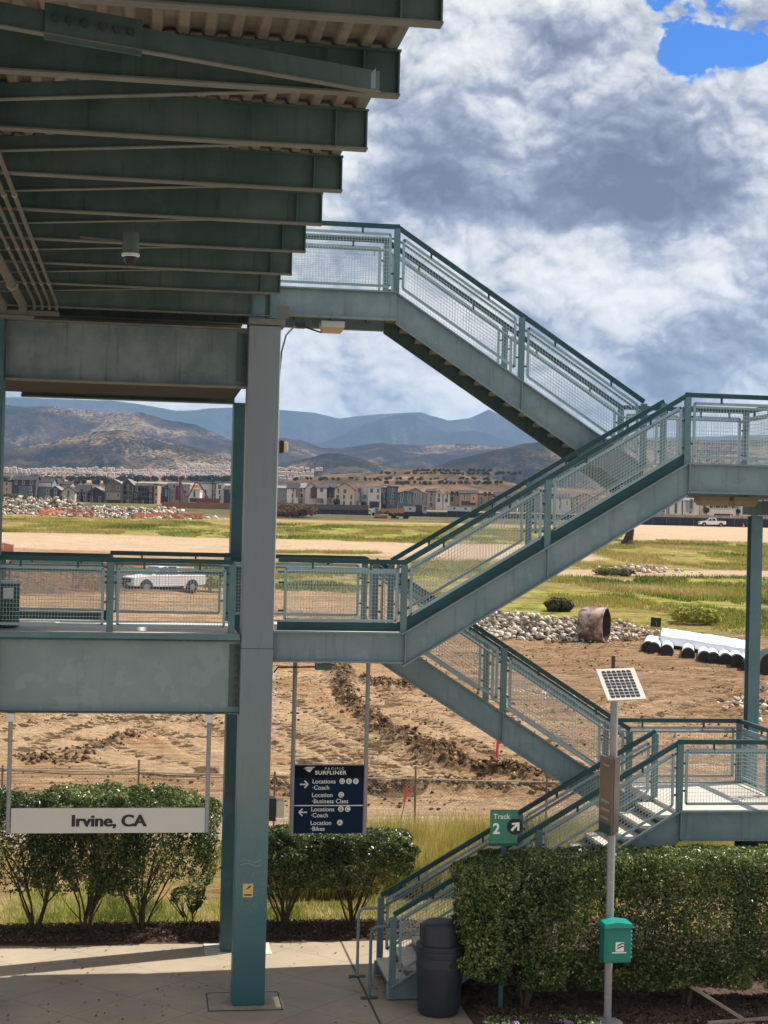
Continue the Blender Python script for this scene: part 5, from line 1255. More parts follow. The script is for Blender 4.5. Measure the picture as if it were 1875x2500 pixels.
def pickup(lab, g0, ang, scl=1.0):
    t = thing('pickup_truck', lab, 'pickup truck', tuple(g0)); wp = simple('white_car_paint', (.78, .79, .80), .3, var=.03, spec=.6)
    ca, sa = math.cos(ang), math.sin(ang); g0 = Vector(g0)
    def T(x, y, z): x, y, z = x * scl, y * scl, z * scl; return (g0.x + x * ca - y * sa, g0.y + x * sa + y * ca, g0.z + z)
    def ext(poly, y0, y1, name, mat, bev=0):       # poly in (x,z), front of the truck at -x
        n = len(poly); mb = MB(); mb.v = [T(x, y0, z) for x, z in poly] + [T(x, y1, z) for x, z in poly]
        mb.f = [tuple(range(n)), tuple(reversed(range(n, 2 * n)))] + [(i, n + i, n + (i + 1) % n, (i + 1) % n) for i in range(n)]
        return mb.build(name, mat, t, bevel=bev)
    body = [(-2.8, .45), (-2.85, .75), (-2.75, 1.05), (-1.55, 1.18), (-1.2, 1.2), (.75, 1.2), (.8, 1.22), (2.75, 1.22), (2.85, 1.15), (2.85, .55), (2.3, .48), (-.9, .40), (-1.3, .42)]
    ext(body, -.95, .95, 'body', wp, .05)
    ext([(-1.35, 1.18), (-.65, 1.78), (-.3, 1.86), (.6, 1.86), (.78, 1.70), (.85, 1.18)], -.82, .82, 'cab', wp, .06)
    gl = simple('car_glass', (.02, .025, .03), .1, spec=.8)
    for s in (-1, 1):
        ext([(-1.12, 1.24), (-.6, 1.70), (-.25, 1.76), (-.22, 1.24)], s * .835 - .008, s * .835 + .008, 'side_window', gl)
        ext([(-.12, 1.24), (-.12, 1.76), (.5, 1.76), (.66, 1.24)], s * .835 - .008, s * .835 + .008, 'side_window', gl)
    mb = MB(); mb.quad(T(-1.34, -.72, 1.24), T(-1.34, .72, 1.24), T(-.74, .66, 1.74), T(-.74, -.66, 1.74)); mb.v = [(a, b, c + .01) for a, b, c in mb.v]; mb.build('windscreen', gl, t)
    ext([(-2.87, .7), (-2.87, .98), (-2.8, .98), (-2.8, .7)], -.6, .6, 'grille', M_BLACK)
    for s in (-1, 1): ext([(-2.86, .82), (-2.84, 1.0), (-2.7, 1.02), (-2.7, .82)], s * .80 - .13, s * .80 + .13, 'headlight', simple('lamp_glass', (.5, .52, .55), .2))
    ext([(.9, 1.0), (.9, 1.235), (2.72, 1.235), (2.72, 1.0)], -.80, .80, 'bed_liner', M_BLACK)
    tyre = simple('tyre', (.015, .015, .016), .8); rim = simple('wheel_rim', (.25, .25, .26), .4)
    for x in (-1.85, 1.75):
        for s in (-1, 1):
            c0, c1 = Vector(T(x, s * .78, .40)), Vector(T(x, s * .99, .40))
            w_ = MB().tube([c0, c1], .40 * scl, 20).build('wheel', tyre, t, smooth=True)
            d = (c1 - c0).normalized(); MB().tube([c1 + d * .002, c1 + d * .02], .22 * scl, 14).build('rim', rim, w_)
            ar = [(x + .50 * math.cos(q), .42 + .50 * math.sin(q)) for q in np.linspace(0, math.pi, 10)]
            ext(ar, s * .955 - .006, s * .955 + .006, 'wheel_arch', M_BLACK)
    return t
gq = ground_at(375, 1447); pickup('white pickup parked on the dirt seen through the walkway mesh', (gq.x + .7, gq.y, float(base_z(depth_of(gq.x, gq.y))) + .05), R(30), 1.13)
gq = atD(1738, 1285, 343); pickup('small white pickup parked before the far black site fence', (gq.x, gq.y, float(base_z(depth_of(gq.x, gq.y))) + .05), R(-8))
# yellow shrub beside pickup
def shrub(px, py, w_, h_, lab, mat, n=2500, size=.12, name='shrub'):
    g0 = ground_at(px, py); z = float(base_z(depth_of(g0.x, g0.y))); t = thing(name, lab, 'shrub', (g0.x, g0.y, z))
    crown('foliage', t, g0.x - w_ / 2, g0.x + w_ / 2, g0.y - w_ / 2, g0.y + w_ / 2, z, z + h_, n, size, mat, .55, .3, .6, .38, px)
    MB().tube([(g0.x, g0.y, z - .1), (g0.x, g0.y, z + h_ * .5)], .06, 6).build('stem', M_BARK, t)
M_YEL = leaf_mat('yellow_shrub', [(0, (.12, .14, .02)), (.5, (.38, .38, .04)), (1, (.65, .58, .1))], .7)
M_DKG = leaf_mat('dark_shrub', [(0, (.035, .045, .015)), (.6, (.10, .12, .04)), (1, (.22, .22, .08))], .7)
shrub(515, 1440, 3.0, 2.2, 'yellow green shrub beside the white pickup', M_YEL)
shrub(1365, 1492, 2.0, .9, 'dark green shrub in the meadow above the rubble heap', M_DKG)
shrub(1500, 1405, 4, .7, 'brown green clump in the middle of the meadow', M_DKG)
shrub(1700, 1520, 3.4, 1.0, 'green clump at the lower edge of the meadow', M_YEL)
shrub(40, 1232, 14, 3.6, 'olive shrub mass before the dark houses at the frame edge', M_DKG, 9000, .22)
shrub(690, 1262, 14, 3.0, 'brown scrub heap beyond the grass next to the front column', simple('x', (.1, .1, .1)) if False else leaf_mat('brown_scrub', [(0, (.05, .03, .015)), (.6, (.16, .10, .05)), (1, (.3, .2, .1))], .9), 9000, .2)
# debris stand under flight (dark stump)
g0 = ground_at(1532, 1334); z = float(base_z(depth_of(g0.x, g0.y)))
t = thing('stump', 'dark upturned stump beside the pale far road', 'stump', (g0.x, g0.y, z))
MB().tube([(g0.x, g0.y, z - .2), (g0.x + .1, g0.y, z + 1.0), (g0.x + .5, g0.y, z + 2.6)], .8, 9, radii=[1.3, .7, .5]).build('trunk', simple('burnt_wood', (.05, .03, .025), .9, var=.6), t)

# ================================================================== HOUSES
hw = lambda n, c: simple('house_' + n, c, .85, var=.12, scale=.6)
PAL = dict(white=(.55, .55, .53), cream=(.48, .42, .33), grey=(.26, .27, .29), dark=(.055, .055, .06), slate=(.10, .13, .16), blue=(.14, .19, .25), brown=(.20, .14, .10), tan=(.34, .26, .18), maroon=(.13, .05, .05), navy=(.03, .04, .065), wood=(.50, .30, .15), mauve=(.32, .30, .34), green=(.25, .29, .27), frame=(.075, .06, .05))
GLS = simple('window_glass', (.035, .04, .05), .15, spec=.7)
RF = {k: simple('roof_' + k, c, .9, var=.2, scale=1) for k, c in dict(dark=(.03, .03, .036), purple=(.06, .045, .07), brown=(.10, .07, .055), grey=(.20, .20, .21), pale=(.42, .40, .40)).items()}
HN = [0]
def house(x0, x1, ye, yr, yb, D, wall, roof, rt, lab, acc=None, garage=None, scaf=False, nst=3, deep=9):
    """pixel extents give real width and height at distance D; rt: gable (facing), side (ridge along the row), flat"""
    a, b = atD(x0, yb, D), atD(x1, yb, D); rowd = (b - a); rowd.z = 0; L = rowd.length; ux = rowd / L; uy = Vector((-ux.y, ux.x, 0))
    zb = float(min(a.z, b.z)); H = atD((x0 + x1) / 2, ye, D).z - zb; HR = max(H + .2, atD((x0 + x1) / 2, yr, D).z - zb); o0 = Vector((a.x, a.y, zb))
    t = thing('house', lab, 'house', tuple(o0), 'houses beyond the dirt site')
    def P(u, v, z): return tuple(o0 + ux * u + uy * v + Vector((0, 0, z)))
    def bx(mb, u0, u1, v0, v1, z0, z1):
        k = len(mb.v); mb.v += [P(u0, v0, z0), P(u1, v0, z0), P(u1, v1, z0), P(u0, v1, z0), P(u0, v0, z1), P(u1, v0, z1), P(u1, v1, z1), P(u0, v1, z1)]
        mb.f += [tuple(k + i for i in f) for f in ((0, 3, 2, 1), (4, 5, 6, 7), (0, 1, 5, 4), (1, 2, 6, 5), (2, 3, 7, 6), (3, 0, 4, 7))]
    mb = MB(); bx(mb, 0, L, 0, deep, -3.0, H)
    if rt == 'gable':
        k = len(mb.v); mb.v += [P(0, 0, H), P(L, 0, H), P(L / 2, 0, HR), P(0, deep, H), P(L, deep, H), P(L / 2, deep, HR)]; mb.f += [(k, k + 1, k + 2), (k + 5, k + 4, k + 3)]
    if rt == 'side':
        k = len(mb.v); mb.v += [P(0, 0, H), P(0, deep, H), P(0, deep / 2, HR), P(L, 0, H), P(L, deep, H), P(L, deep / 2, HR)]; mb.f += [(k, k + 2, k + 1), (k + 3, k + 4, k + 5)]
    mb.build('wall', hw(wall, PAL[wall]), t)
    r = MB(); ov = .45
    def slab(a, b, c, d, th=.22):
        k = len(r.v); r.v += [a, b, c, d] + [(p[0], p[1], p[2] - th) for p in (a, b, c, d)]
        r.f += [tuple(k + i for i in f) for f in ((0, 1, 2, 3), (7, 6, 5, 4), (0, 4, 5, 1), (1, 5, 6, 2), (2, 6, 7, 3), (3, 7, 4, 0))]
    sl = (HR - H)
    if rt == 'gable':
        e = sl * ov / (L / 2)
        slab(P(-ov, -ov, H - e + .2), P(L / 2, -ov, HR + .2), P(L / 2, deep + ov, HR + .2), P(-ov, deep + ov, H - e + .2)); slab(P(L / 2, -ov, HR + .2), P(L + ov, -ov, H - e + .2), P(L + ov, deep + ov, H - e + .2), P(L / 2, deep + ov, HR + .2))
    elif rt == 'side':
        e = sl * ov / (deep / 2)
        slab(P(-ov, -ov, H - e + .2), P(L + ov, -ov, H - e + .2), P(L + ov, deep / 2, HR + .2), P(-ov, deep / 2, HR + .2)); slab(P(-ov, deep / 2, HR + .2), P(L + ov, deep / 2, HR + .2), P(L + ov, deep + ov, H - e + .2), P(-ov, deep + ov, H - e + .2))
    else:
        bx(r, -.15, L + .15, -.15, deep + .15, H + .01, H + .45)
    r.build('roof', RF[roof], t)
    # an accent bay on the front
    if acc:
        am = MB(); u0, u1 = L * acc[1], L * acc[2]; z0, z1 = H * acc[3], H * acc[4]; bx(am, u0, u1, -.5, -.01, z0, z1)
        if acc[5]:
            k = len(am.v); am.v += [P(u0 - .2, -.6, z1), P(u1 + .2, -.6, z1), P((u0 + u1) / 2, -.6, z1 + (u1 - u0) * .4), P(u0 - .2, 1.5, z1), P(u1 + .2, 1.5, z1), P((u0 + u1) / 2, 1.5, z1 + (u1 - u0) * .4)]
            am.f += [(k, k + 1, k + 2), (k, k + 2, k + 5, k + 3), (k + 1, k + 4, k + 5, k + 2), (k + 3, k + 5, k + 4)]
        am.build('bay', hw(acc[0], PAL[acc[0]]), t)
    rs = random.Random(int(x0 * 7 + ye)); 
    nw = max(1, int(L / 2.3)); sh = H / nst
    for s_ in range(nst):
        for k in range(nw):
            if rs.random() < .22 or (garage and s_ == 0): continue
            u = (k + .5) * L / nw + rs.uniform(-.2, .2); ww, wh = rs.choice(((.45, 1.5), (.9, 1.3), (.6, 1.3))), 0
            z = s_ * sh + sh * .32; v0 = -.62 if acc and L * acc[1] < u < L * acc[2] and H * acc[3] < z < H * acc[4] else -.06
            m_ = MB(); bx(m_, u - ww[0] / 2 - .1, u + ww[0] / 2 + .1, v0, v0 + .055, z - .1, z + ww[1] + .1); fr = m_.build('window', M_WHITEP if wall not in ('white', 'cream') else RF['grey'], t)
            m_ = MB(); bx(m_, u - ww[0] / 2, u + ww[0] / 2, v0 - .03, v0 - .003, z, z + ww[1]); m_.build('pane', GLS, fr)
    if garage:
        m_ = MB(); bx(m_, L * .12, L * .88, -.08, -.01, -.2, H * .33); m_.build('garage_opening', hw(garage, PAL[garage]), t)
    if scaf:
        m_ = MB()
        for k in range(int(L / 2.2) + 1): bx(m_, k * 2.2, k * 2.2 + .10, -1.3, -1.2, -1, H + .6)
        for s_ in range(5): bx(m_, -.1, L + .2, -1.34, -1.18, s_ * H / 4.6 + .4, s_ * H / 4.6 + .5); 
        m_.build('scaffold', simple('scaffold_pole', (.20, .19, .18), .6), t)
        m_ = MB()
        for s_ in range(4):
            for k in range(int(L / 1.7)):
                if rs.random() < .6: m_ = MB(); bx(m_, k * 1.7 + .3, k * 1.7 + 1.3, -.05, -.01, s_ * H / 4.2 + .6, s_ * H / 4.2 + 2.2); m_.build('opening', simple('open_frame', (.012, .011, .010), 1), t)
    return t
Hs = [
 (2, 28, 1176, 1172, 1216, 590, 'tan', 'dark', 'flat', 'narrow tan house at the frame edge of the dark row'),
 (29, 86, 1172, 1162, 1218, 590, 'dark', 'dark', 'side', 'wide charcoal house second in the far row', ('slate', .3, .9, .1, .7, False)),
 (84, 126, 1178, 1166, 1222, 595, 'blue', 'dark', 'side', 'blue grey house with a pale window band', ('white', .1, .95, .78, .98, False)),
 (128, 145, 1180, 1168, 1212, 660, 'cream', 'dark', 'gable', 'cream gable peeping over the roofs behind'),
 (150, 172, 1183, 1175, 1212, 660, 'tan', 'dark', 'side', 'tan upper storey behind the small dark gable'),
 (121, 147, 1196, 1187, 1224, 580, 'dark', 'grey', 'gable', 'small dark gabled house under construction'),
 (151, 182, 1199, 1188, 1231, 575, 'cream', 'dark', 'gable', 'cream gabled house with a pair of windows'),
 (182, 214, 1200, 1184, 1234, 580, 'slate', 'dark', 'side', 'slate wall house with long dark roof', None, None, True),
 (212, 254, 1202, 1189, 1236, 578, 'frame', 'grey', 'gable', 'unfinished gabled frame house wrapped in scaffold', None, None, True),
 (255, 298, 1183, 1171, 1236, 575, 'brown', 'grey', 'gable', 'three storey brown house with twin gables', ('tan', .1, .9, .3, .62, False), 'dark'),
 (299, 322, 1181, 1170, 1237, 575, 'frame', 'grey', 'gable', 'narrow dark gable tower in scaffold', None, None, True),
 (322, 376, 1187, 1180, 1237, 578, 'frame', 'dark', 'side', 'wide dark timber frame wrapped in scaffold', None, None, True),
 (376, 384, 1184, 1180, 1234, 576, 'tan', 'dark', 'flat', 'thin tan end wall beside the dark scaffold frame'),
 (384, 402, 1190, 1182, 1226, 590, 'green', 'dark', 'side', 'pale green house half hidden by a navy block'),
 (398, 410, 1194, 1192, 1224, 585, 'navy', 'dark', 'flat', 'navy flat roofed block'),
 (409, 436, 1182, 1180, 1224, 590, 'mauve', 'pale', 'flat', 'mauve grey flat roofed block by the red boom', ('maroon', .72, 1.0, .1, .9, False)),
 (440, 463, 1184, 1182, 1222, 592, 'grey', 'pale', 'flat', 'mid grey house behind the red boom'),
 (460, 487, 1199, 1197, 1224, 580, 'white', 'pale', 'flat', 'low white garage block with dark openings', None, 'navy'),
 (487, 517, 1182, 1180, 1223, 592, 'white', 'grey', 'flat', 'white block with slot windows right of the boom'),
 (517, 527, 1182, 1180, 1224, 590, 'dark', 'dark', 'flat', 'thin dark strip house between two white blocks'),
 (527, 546, 1184, 1182, 1224, 590, 'white', 'pale', 'flat', 'white block with three small windows'),
 (546, 575, 1196, 1186, 1226, 588, 'navy', 'dark', 'side', 'navy house next to the rear column'),
 (660, 700, 1192, 1186, 1232, 600, 'grey', 'grey', 'side', 'pale grey house next to the front column'),
 (701, 727, 1192, 1179, 1232, 590, 'white', 'dark', 'side', 'white house with dark gabled bay', ('brown', .8, 1.25, .45, .95, True)),
 (744, 772, 1192, 1178, 1234, 592, 'white', 'dark', 'gable', 'white house with a maroon end bay', ('maroon', .5, 1.0, .42, .98, True)),
 (727, 744, 1191, 1180, 1232, 596, 'white', 'grey', 'side', 'white middle section under a grey roof'),
 (773, 797, 1191, 1182, 1232, 588, 'white', 'purple', 'side', 'white house under a purple roof', ('brown', .05, .6, .1, .38, False)),
 (797, 816, 1190, 1178, 1232, 590, 'cream', 'purple', 'side', 'house with a navy gabled bay', ('navy', .0, .85, .42, .92, True)),
 (817, 864, 1194, 1179, 1236, 585, 'cream', 'brown', 'gable', 'large cream gabled house with brown trim'),
 (865, 882, 1190, 1188, 1238, 590, 'white', 'pale', 'flat', 'white block with a teal dark stripe', ('slate', .7, 1.0, .25, .97, False)),
 (882, 898, 1190, 1188, 1238, 592, 'white', 'pale', 'flat', 'plain white block beside the black garage house'),
 (898, 929, 1191, 1189, 1240, 585, 'white', 'pale', 'flat', 'white block with a black double height opening', None, 'navy'),
 (930, 944, 1193, 1191, 1234, 588, 'navy', 'dark', 'flat', 'narrow navy flat roofed block beside a tall slate one'),
 (944, 971, 1190, 1188, 1234, 586, 'slate', 'dark', 'flat', 'tall slate blue block'),
 (972, 1008, 1205, 1199, 1230, 575, 'slate', 'dark', 'gable', 'slate gabled house with a paler roof behind'),
 (985, 1041, 1206, 1192, 1230, 590, 'grey', 'grey', 'gable', 'wide grey house with long pale gable'),
 (1042, 1062, 1200, 1194, 1240, 590, 'cream', 'dark', 'side', 'slim cream house with slot windows'),
 (1063, 1079, 1206, 1196, 1240, 586, 'white', 'grey', 'gable', 'narrow white house with a sharp gable'),
 (1082, 1098, 1208, 1199, 1240, 586, 'white', 'grey', 'gable', 'second sharp gabled narrow white house next to bare timber'),
 (1098, 1122, 1206, 1204, 1234, 590, 'wood', 'dark', 'flat', 'bare timber house frame next to the white gables', None, None, True),
 (1121, 1166, 1205, 1197, 1232, 588, 'tan', 'dark', 'side', 'tan house with black roof', ('wood', .6, 1.0, .2, .95, False), 'dark'),
 (1167, 1202, 1208, 1205, 1234, 590, 'wood', 'dark', 'flat', 'bare timber house frame seen above the stair rail', None, None, True),
 (1210, 1262, 1212, 1202, 1240, 585, 'grey', 'dark', 'side', 'grey house seen between the stair rails'),
 (1270, 1320, 1214, 1204, 1244, 585, 'maroon', 'dark', 'gable', 'dark red house seen through the upper stair mesh'),
 (1330, 1392, 1215, 1206, 1246, 580, 'white', 'dark', 'side', 'white house seen through the upper stair mesh'),
 (1400, 1455, 1216, 1206, 1248, 580, 'tan', 'dark', 'gable', 'tan gabled house behind the stair girder'),
 (1590, 1632, 1222, 1212, 1254, 470, 'grey', 'dark', 'side', 'grey house just above the stair girder edge'),
 (1634, 1664, 1222, 1212, 1256, 470, 'white', 'grey', 'gable', 'white gabled house left of the tan lights'),
 (1668, 1706, 1222, 1210, 1256, 470, 'white', 'grey', 'side', 'white house directly below the tan lights', ('grey', .2, .6, .2, .9, True)),
 (1708, 1732, 1226, 1214, 1256, 475, 'cream', 'grey', 'gable', 'cream gable behind the far pickup'),
 (1733, 1790, 1228, 1216, 1246, 475, 'navy', 'dark', 'side', 'long dark house over the white carport'),
 (1736, 1796, 1244, 1242, 1259, 455, 'white', 'pale', 'flat', 'low white carport with five dark openings', None, 'navy', False, 1),
 (1791, 1808, 1226, 1216, 1256, 475, 'grey', 'grey', 'gable', 'grey gable beside the tall white houses'),
 (1809, 1833, 1216, 1208, 1256, 470, 'white', 'grey', 'side', 'tall pale house next to the slender post'),
 (1850, 1900, 1218, 1208, 1258, 470, 'grey', 'dark', 'side', 'grey house beyond the slender post'),
]
for h in Hs:
    h = list(h); kw = {}
    if len(h) > 10: kw['acc'] = h[10]
    if len(h) > 11: kw['garage'] = h[11]
    if len(h) > 12: kw['scaf'] = h[12]
    if len(h) > 13: kw['nst'] = h[13]
    house(*h[:10], **kw)
# distant town: hundreds of houses on the slopes
V_, F_, C_ = [], [], []
def tiny(px, py, D, wpx, hpx):
    a = atD(px, py, D); wd = wpx * D / F_PX; hh = hpx * D / F_PX; k = len(V_); dp = wd * .8
    ux = Vector((math.cos(YAW), -math.sin(YAW), 0)); uy = Vector((math.sin(YAW), math.cos(YAW), 0))
    for dz in (-hh * .8, hh * .6):
        for u, v in ((0, 0), (wd, 0), (wd, dp), (0, dp)): V_.append(tuple(a + ux * u + uy * v + Vector((0, 0, dz))))
    for u, v in ((wd * .15, dp * .5), (wd * .85, dp * .5)): V_.append(tuple(a + ux * u + uy * v + Vector((0, 0, hh * 1.05))))
    F_.extend([(k, k + 1, k + 5, k + 4), (k + 1, k + 2, k + 6, k + 5), (k + 3, k, k + 4, k + 7), (k + 2, k + 3, k + 7, k + 6), (k + 4, k + 5, k + 9, k + 8), (k + 6, k + 7, k + 8, k + 9), (k + 5, k + 6, k + 9), (k + 7, k + 4, k + 8)])
    c = rng.random(); C_.extend([c * .5] * 8 + [.5 + rng.random() * .5] * 2)
for row, (xa, xb, y0_, D_, amp) in enumerate(((-60, 130, 1150, 2000, 2), (-60, 300, 1147, 1850, 3), (60, 420, 1156, 1700, 3), (200, 600, 1158, 1600, 3), (300, 600, 1151, 1750, 2), (330, 600, 1163, 1500, 3), (430, 600, 1143, 1950, 2), (430, 600, 1138, 2050, 2), (90, 380, 1166, 1450, 2), (660, 785, 1147, 1900, 3), (660, 760, 1156, 1700, 2), (660, 770, 1166, 1500, 2), (660, 720, 1172, 1400, 1))):
    x = xa
    while x < xb:
        wp_ = rng.uniform(5.5, 10); tiny(x, y0_ + rng.uniform(-amp, amp) * .8, D_ + rng.uniform(-40, 40), wp_, rng.uniform(4.5, 7)); x += wp_ * rng.uniform(.95, 1.5)
mb = MB(); mb.v = V_; mb.f = F_; me = mb.mesh('town'); at = me.attributes.new('rnd', 'FLOAT', 'POINT'); at.data.foreach_set('value', np.array(C_, np.float32))
setp(link('distant_town', me, leaf_mat('town', [(0, (.40, .33, .28)), (.25, (.50, .43, .38)), (.49, (.24, .28, .31)), (.52, (.36, .22, .17)), (1, (.46, .33, .27))], .9, trans=0, spec=.1)), 'pale hillside suburb far away at the foot of the hills', 'town', kind='stuff')
# trees between: dark clumps
pts = []; 
def clumps(xa, xb, y0_, D_, n, hp, sz):
    C = []
    for k in range(n):
        c = atD(rng.uniform(xa, xb), y0_ + rng.uniform(-2, 2), D_); r = hp * D_ / F_PX * rng.uniform(.15, 1.0) ** 1.3
        C.append(rng.normal(size=(90, 3)) * np.array([r, r, r * .7]) * .6 + np.array(c))
    return np.concatenate(C)
C = np.concatenate([clumps(-60, 600, 1168, 1300, 90, 5, 1), clumps(60, 330, 1163, 1500, 30, 4, 1), clumps(480, 600, 1168, 1250, 20, 5, 1), clumps(660, 760, 1152, 1800, 14, 3, 1), clumps(-60, 350, 1176, 1100, 40, 4, 1)])
setp(link('distant_trees', soup('dt', leaf_quads(C, np.tile([0, 0, 1.0], (len(C), 1)), 1.6, .8, 1.5), 4, dict(rnd=rng.random(len(C)))), leaf_mat('far_trees', [(0, (.03, .045, .02)), (.7, (.07, .09, .04)), (1, (.16, .17, .08))], .9)), 'dark tree clumps between the far suburb rows', 'trees', kind='stuff')
C = np.concatenate([clumps(700, 1290, 1168, 1130, 50, 2.6, 1), clumps(930, 1270, 1155, 1190, 70, 2.2, 1), clumps(940, 1230, 1178, 1050, 50, 2.6, 1), clumps(1000, 1200, 1148, 1220, 40, 1.6, 1)])
setp(link('hill_scrub', soup('hs', leaf_quads(C, np.tile([0, 0, 1.0], (len(C), 1)), .9, .8, 1.5), 4, dict(rnd=rng.random(len(C)))), M_DKG), 'dark bushes dotted over the near brown hill', 'scrub', kind='stuff')
# individual trees by the houses
M_TREE = leaf_mat('garden_tree', [(0, (.02, .028, .014)), (.6, (.055, .075, .03)), (1, (.13, .14, .06))], .8)
for px, py, hp, lab in ((822, 1238, 20, 'brown bare looking tree before the cream gabled house'), (888, 1240, 16, 'dark small tree before the plain white block'), (1724, 1256, 16, 'round dark tree left of the white carport'), (1802, 1256, 12, 'small dark tree right of the white carport'), (1002, 1258, 10, 'small tree among the site trailers'), (1225, 1240, 12, 'dark tree between the stair rails')):
    D_ = 560 if px < 1300 else 450; g0 = atD(px, py, D_); h_ = hp * D_ / F_PX; t = thing('tree', lab, 'tree', tuple(g0), 'trees by the houses')
    crown('crown', t, g0.x - h_ * .4, g0.x + h_ * .4, g0.y - h_ * .4, g0.y + h_ * .4, g0.z + h_ * .25, g0.z + h_, 900, .28, M_TREE, .6, .35, .6, .36, px); MB().tube([g0 - Vector((0, 0, 1)), g0 + Vector((0, 0, h_ * .6))], .15, 6).build('trunk', M_BARK, t)
# fences of the building site
def far_fence(pxa, pxb, yt, yb, D_, lab, col_=(.02, .022, .035), nm='site_fence'):
    a, b = atD(pxa[0], pxa[1], D_), atD(pxb[0], pxb[1], D_); t = thing(nm, lab, 'fence', tuple(a)); h = (yb - yt) * D_ / F_PX
    mb = MB(); mb.bar((a.x, a.y, a.z + h / 2 - .4), (b.x, b.y, b.z + h / 2 - .4), .06, h + .8); mb.build('screen', simple('fence_' + str(pxa[0]), col_, .8, var=.35, scale=.3), t)
    L = (b - a).length
    for k in range(int(L / 3) + 1):
        p = a.lerp(b, k * 3 / L); MB().box(p.x - .05, p.x + .05, p.y - .12, p.y - .04, p.z - .8, p.z + h + .15).build('post', M_BRACE, t)
far_fence((1560, 1284), (1960, 1292), 1262, 1285, 352, 'long black screen fence behind the far white pickup')
far_fence((1590, 1262), (1960, 1270), 1254, 1261, 420, 'low tan garden wall behind the black screen fence', (.30, .25, .2), 'garden_wall')
far_fence((735, 1252), (905, 1254), 1243, 1252, 500, 'dark site fence below the white and cream houses')
far_fence((975, 1262), (1420, 1270), 1250, 1263, 500, 'dark site fence below the bare timber houses')
far_fence((745, 1243), (900, 1245), 1232, 1244, 540, 'brown garden wall under the cream gabled house', (.13, .10, .085), 'garden_wall')
far_fence((395, 1239), (580, 1243), 1226, 1240, 530, 'orange brown site hoarding below the red boom', (.30, .13, .06), 'hoarding')
far_fence((665, 1246), (748, 1248), 1233, 1246, 540, 'tan garden wall next to the front column', (.30, .23, .17), 'garden_wall')
# red boom of a concrete pump
D_ = 560; t = thing('concrete_pump', 'red folding boom rising in front of the grey flat roofed houses', 'pump boom', tuple(atD(452, 1213, D_)))
bp = [(437, 1215), (439, 1171), (452, 1212), (459, 1213), (477, 1178), (486, 1180), (496, 1195), (509, 1219)]
bpw = [atD(x, y, D_) for x, y in bp]; mb = MB()
for a, b in zip(bpw[:-1], bpw[1:]): mb.bar(a, b, .5, .55, (0, 1, 0)) if abs((b - a).normalized().y) < .9 else None
mb.build('boom', simple('boom_red', (.30, .03, .06), .5), t); a = bpw[-1]; MB().box(a.x - 4, a.x + 4, a.y - 1, a.y + 1.2, a.z - 2.5, a.z + .3).build('truck_base', simple('pump_base', (.2, .06, .05), .6), t)
# site vehicles and trailers
def trailer(px0, px1, yt, yb, D_, lab, wall='white', name='site_trailer', cat='trailer'):
    a, b = atD(px0, yb, D_), atD(px1, yb, D_); h = (yb - yt) * D_ / F_PX; t = thing(name, lab, cat, tuple(a))
    MB().box(a.x, b.x, a.y, a.y + 3, a.z + .3, a.z + h).build('body', hw(wall, PAL[wall]), t, bevel=.05)
    MB().box(a.x - .1, b.x + .1, a.y - .1, a.y + 3.1, a.z + h + .002, a.z + h + .15).build('roof', RF['grey'], t)
    MB().box(a.x + .2, b.x - .2, a.y + .1, a.y + 2.9, a.z - 1, a.z + .3).build('skirt', RF['dark'], t)
    m_ = MB(); n = max(1, int((b.x - a.x) / 3))
    for k in range(n): u = a.x + (k + .5) * (b.x - a.x) / n; m_.box(u - .4, u + .4, a.y - .03, a.y - .002, a.z + h * .5, a.z + h * .8)
    m_.build('window', GLS, t)
trailer(988, 1015, 1236, 1252, 500, 'plain white box trailer on the building site'); trailer(1095, 1152, 1236, 1250, 505, 'long white site office below the timber houses'); trailer(1015, 1034, 1233, 1250, 505, 'dark site cabin beside the white box trailer', 'dark')
trailer(1034, 1042, 1232, 1256, 498, 'thin mauve storage tank on the site', 'mauve', 'storage_tank', 'tank')
def dump(px0, px1, yt, yb, D_):
    a, b = atD(px0, yb, D_), atD(px1, yb, D_); L = b.x - a.x; t = thing('dump_truck', 'white cabbed truck with orange load among the site trailers', 'truck', tuple(a)); h = (yb - yt) * D_ / F_PX
    MB().prism([(a.x, a.z + .6), (a.x, a.z + h * .55), (a.x + L * .08, a.z + h * .6), (a.x + L * .13, a.z + h), (a.x + L * .3, a.z + h), (a.x + L * .3, a.z + .6)], a.y, a.y + 2.4).build('cab', hw('white', PAL['white']), t)
    MB().prism([(a.x + L * .33, a.z + 1.0), (a.x + L * .31, a.z + h * .9), (a.x + L, a.z + h * 1.02), (a.x + L * .97, a.z + 1.0)], a.y, a.y + 2.5).build('load_bed', simple('orange_bed', (.42, .20, .09), .8, var=.4), t)
    MB().box(a.x + L * .02, a.x + L * .98, a.y + .2, a.y + 2.2, a.z + .5, a.z + .98).build('chassis', M_BLACK, t)
    MB().box(a.x + L * .15, a.x + L * .25, a.y - .02, a.y - .002, a.z + h * .62, a.z + h * .92).build('window', GLS, t)
    for f in (.12, .6, .72, .84): MB().tube([(a.x + L * f, a.y - .05, a.z + .5), (a.x + L * f, a.y + .4, a.z + .5)], .55, 14).build('wheel', simple('tyre', (.015, .015, .016), .8), t, smooth=True)
dump(902, 990, 1239, 1259, 490)
g0 = atD(912, 1270, 380); sc_ = 380 / F_PX
t = thing('excavator', 'yellow excavator parked at the far edge of the grass', 'excavator', tuple(g0)); ym = simple('machine_yellow', (.36, .22, .04), .5, var=.15)
bxx = lambda x0, x1, y0_, y1_, z0, z1: MB().box(g0.x + x0, g0.x + x1, g0.y + y0_, g0.y + y1_, g0.z + z0, g0.z + z1)
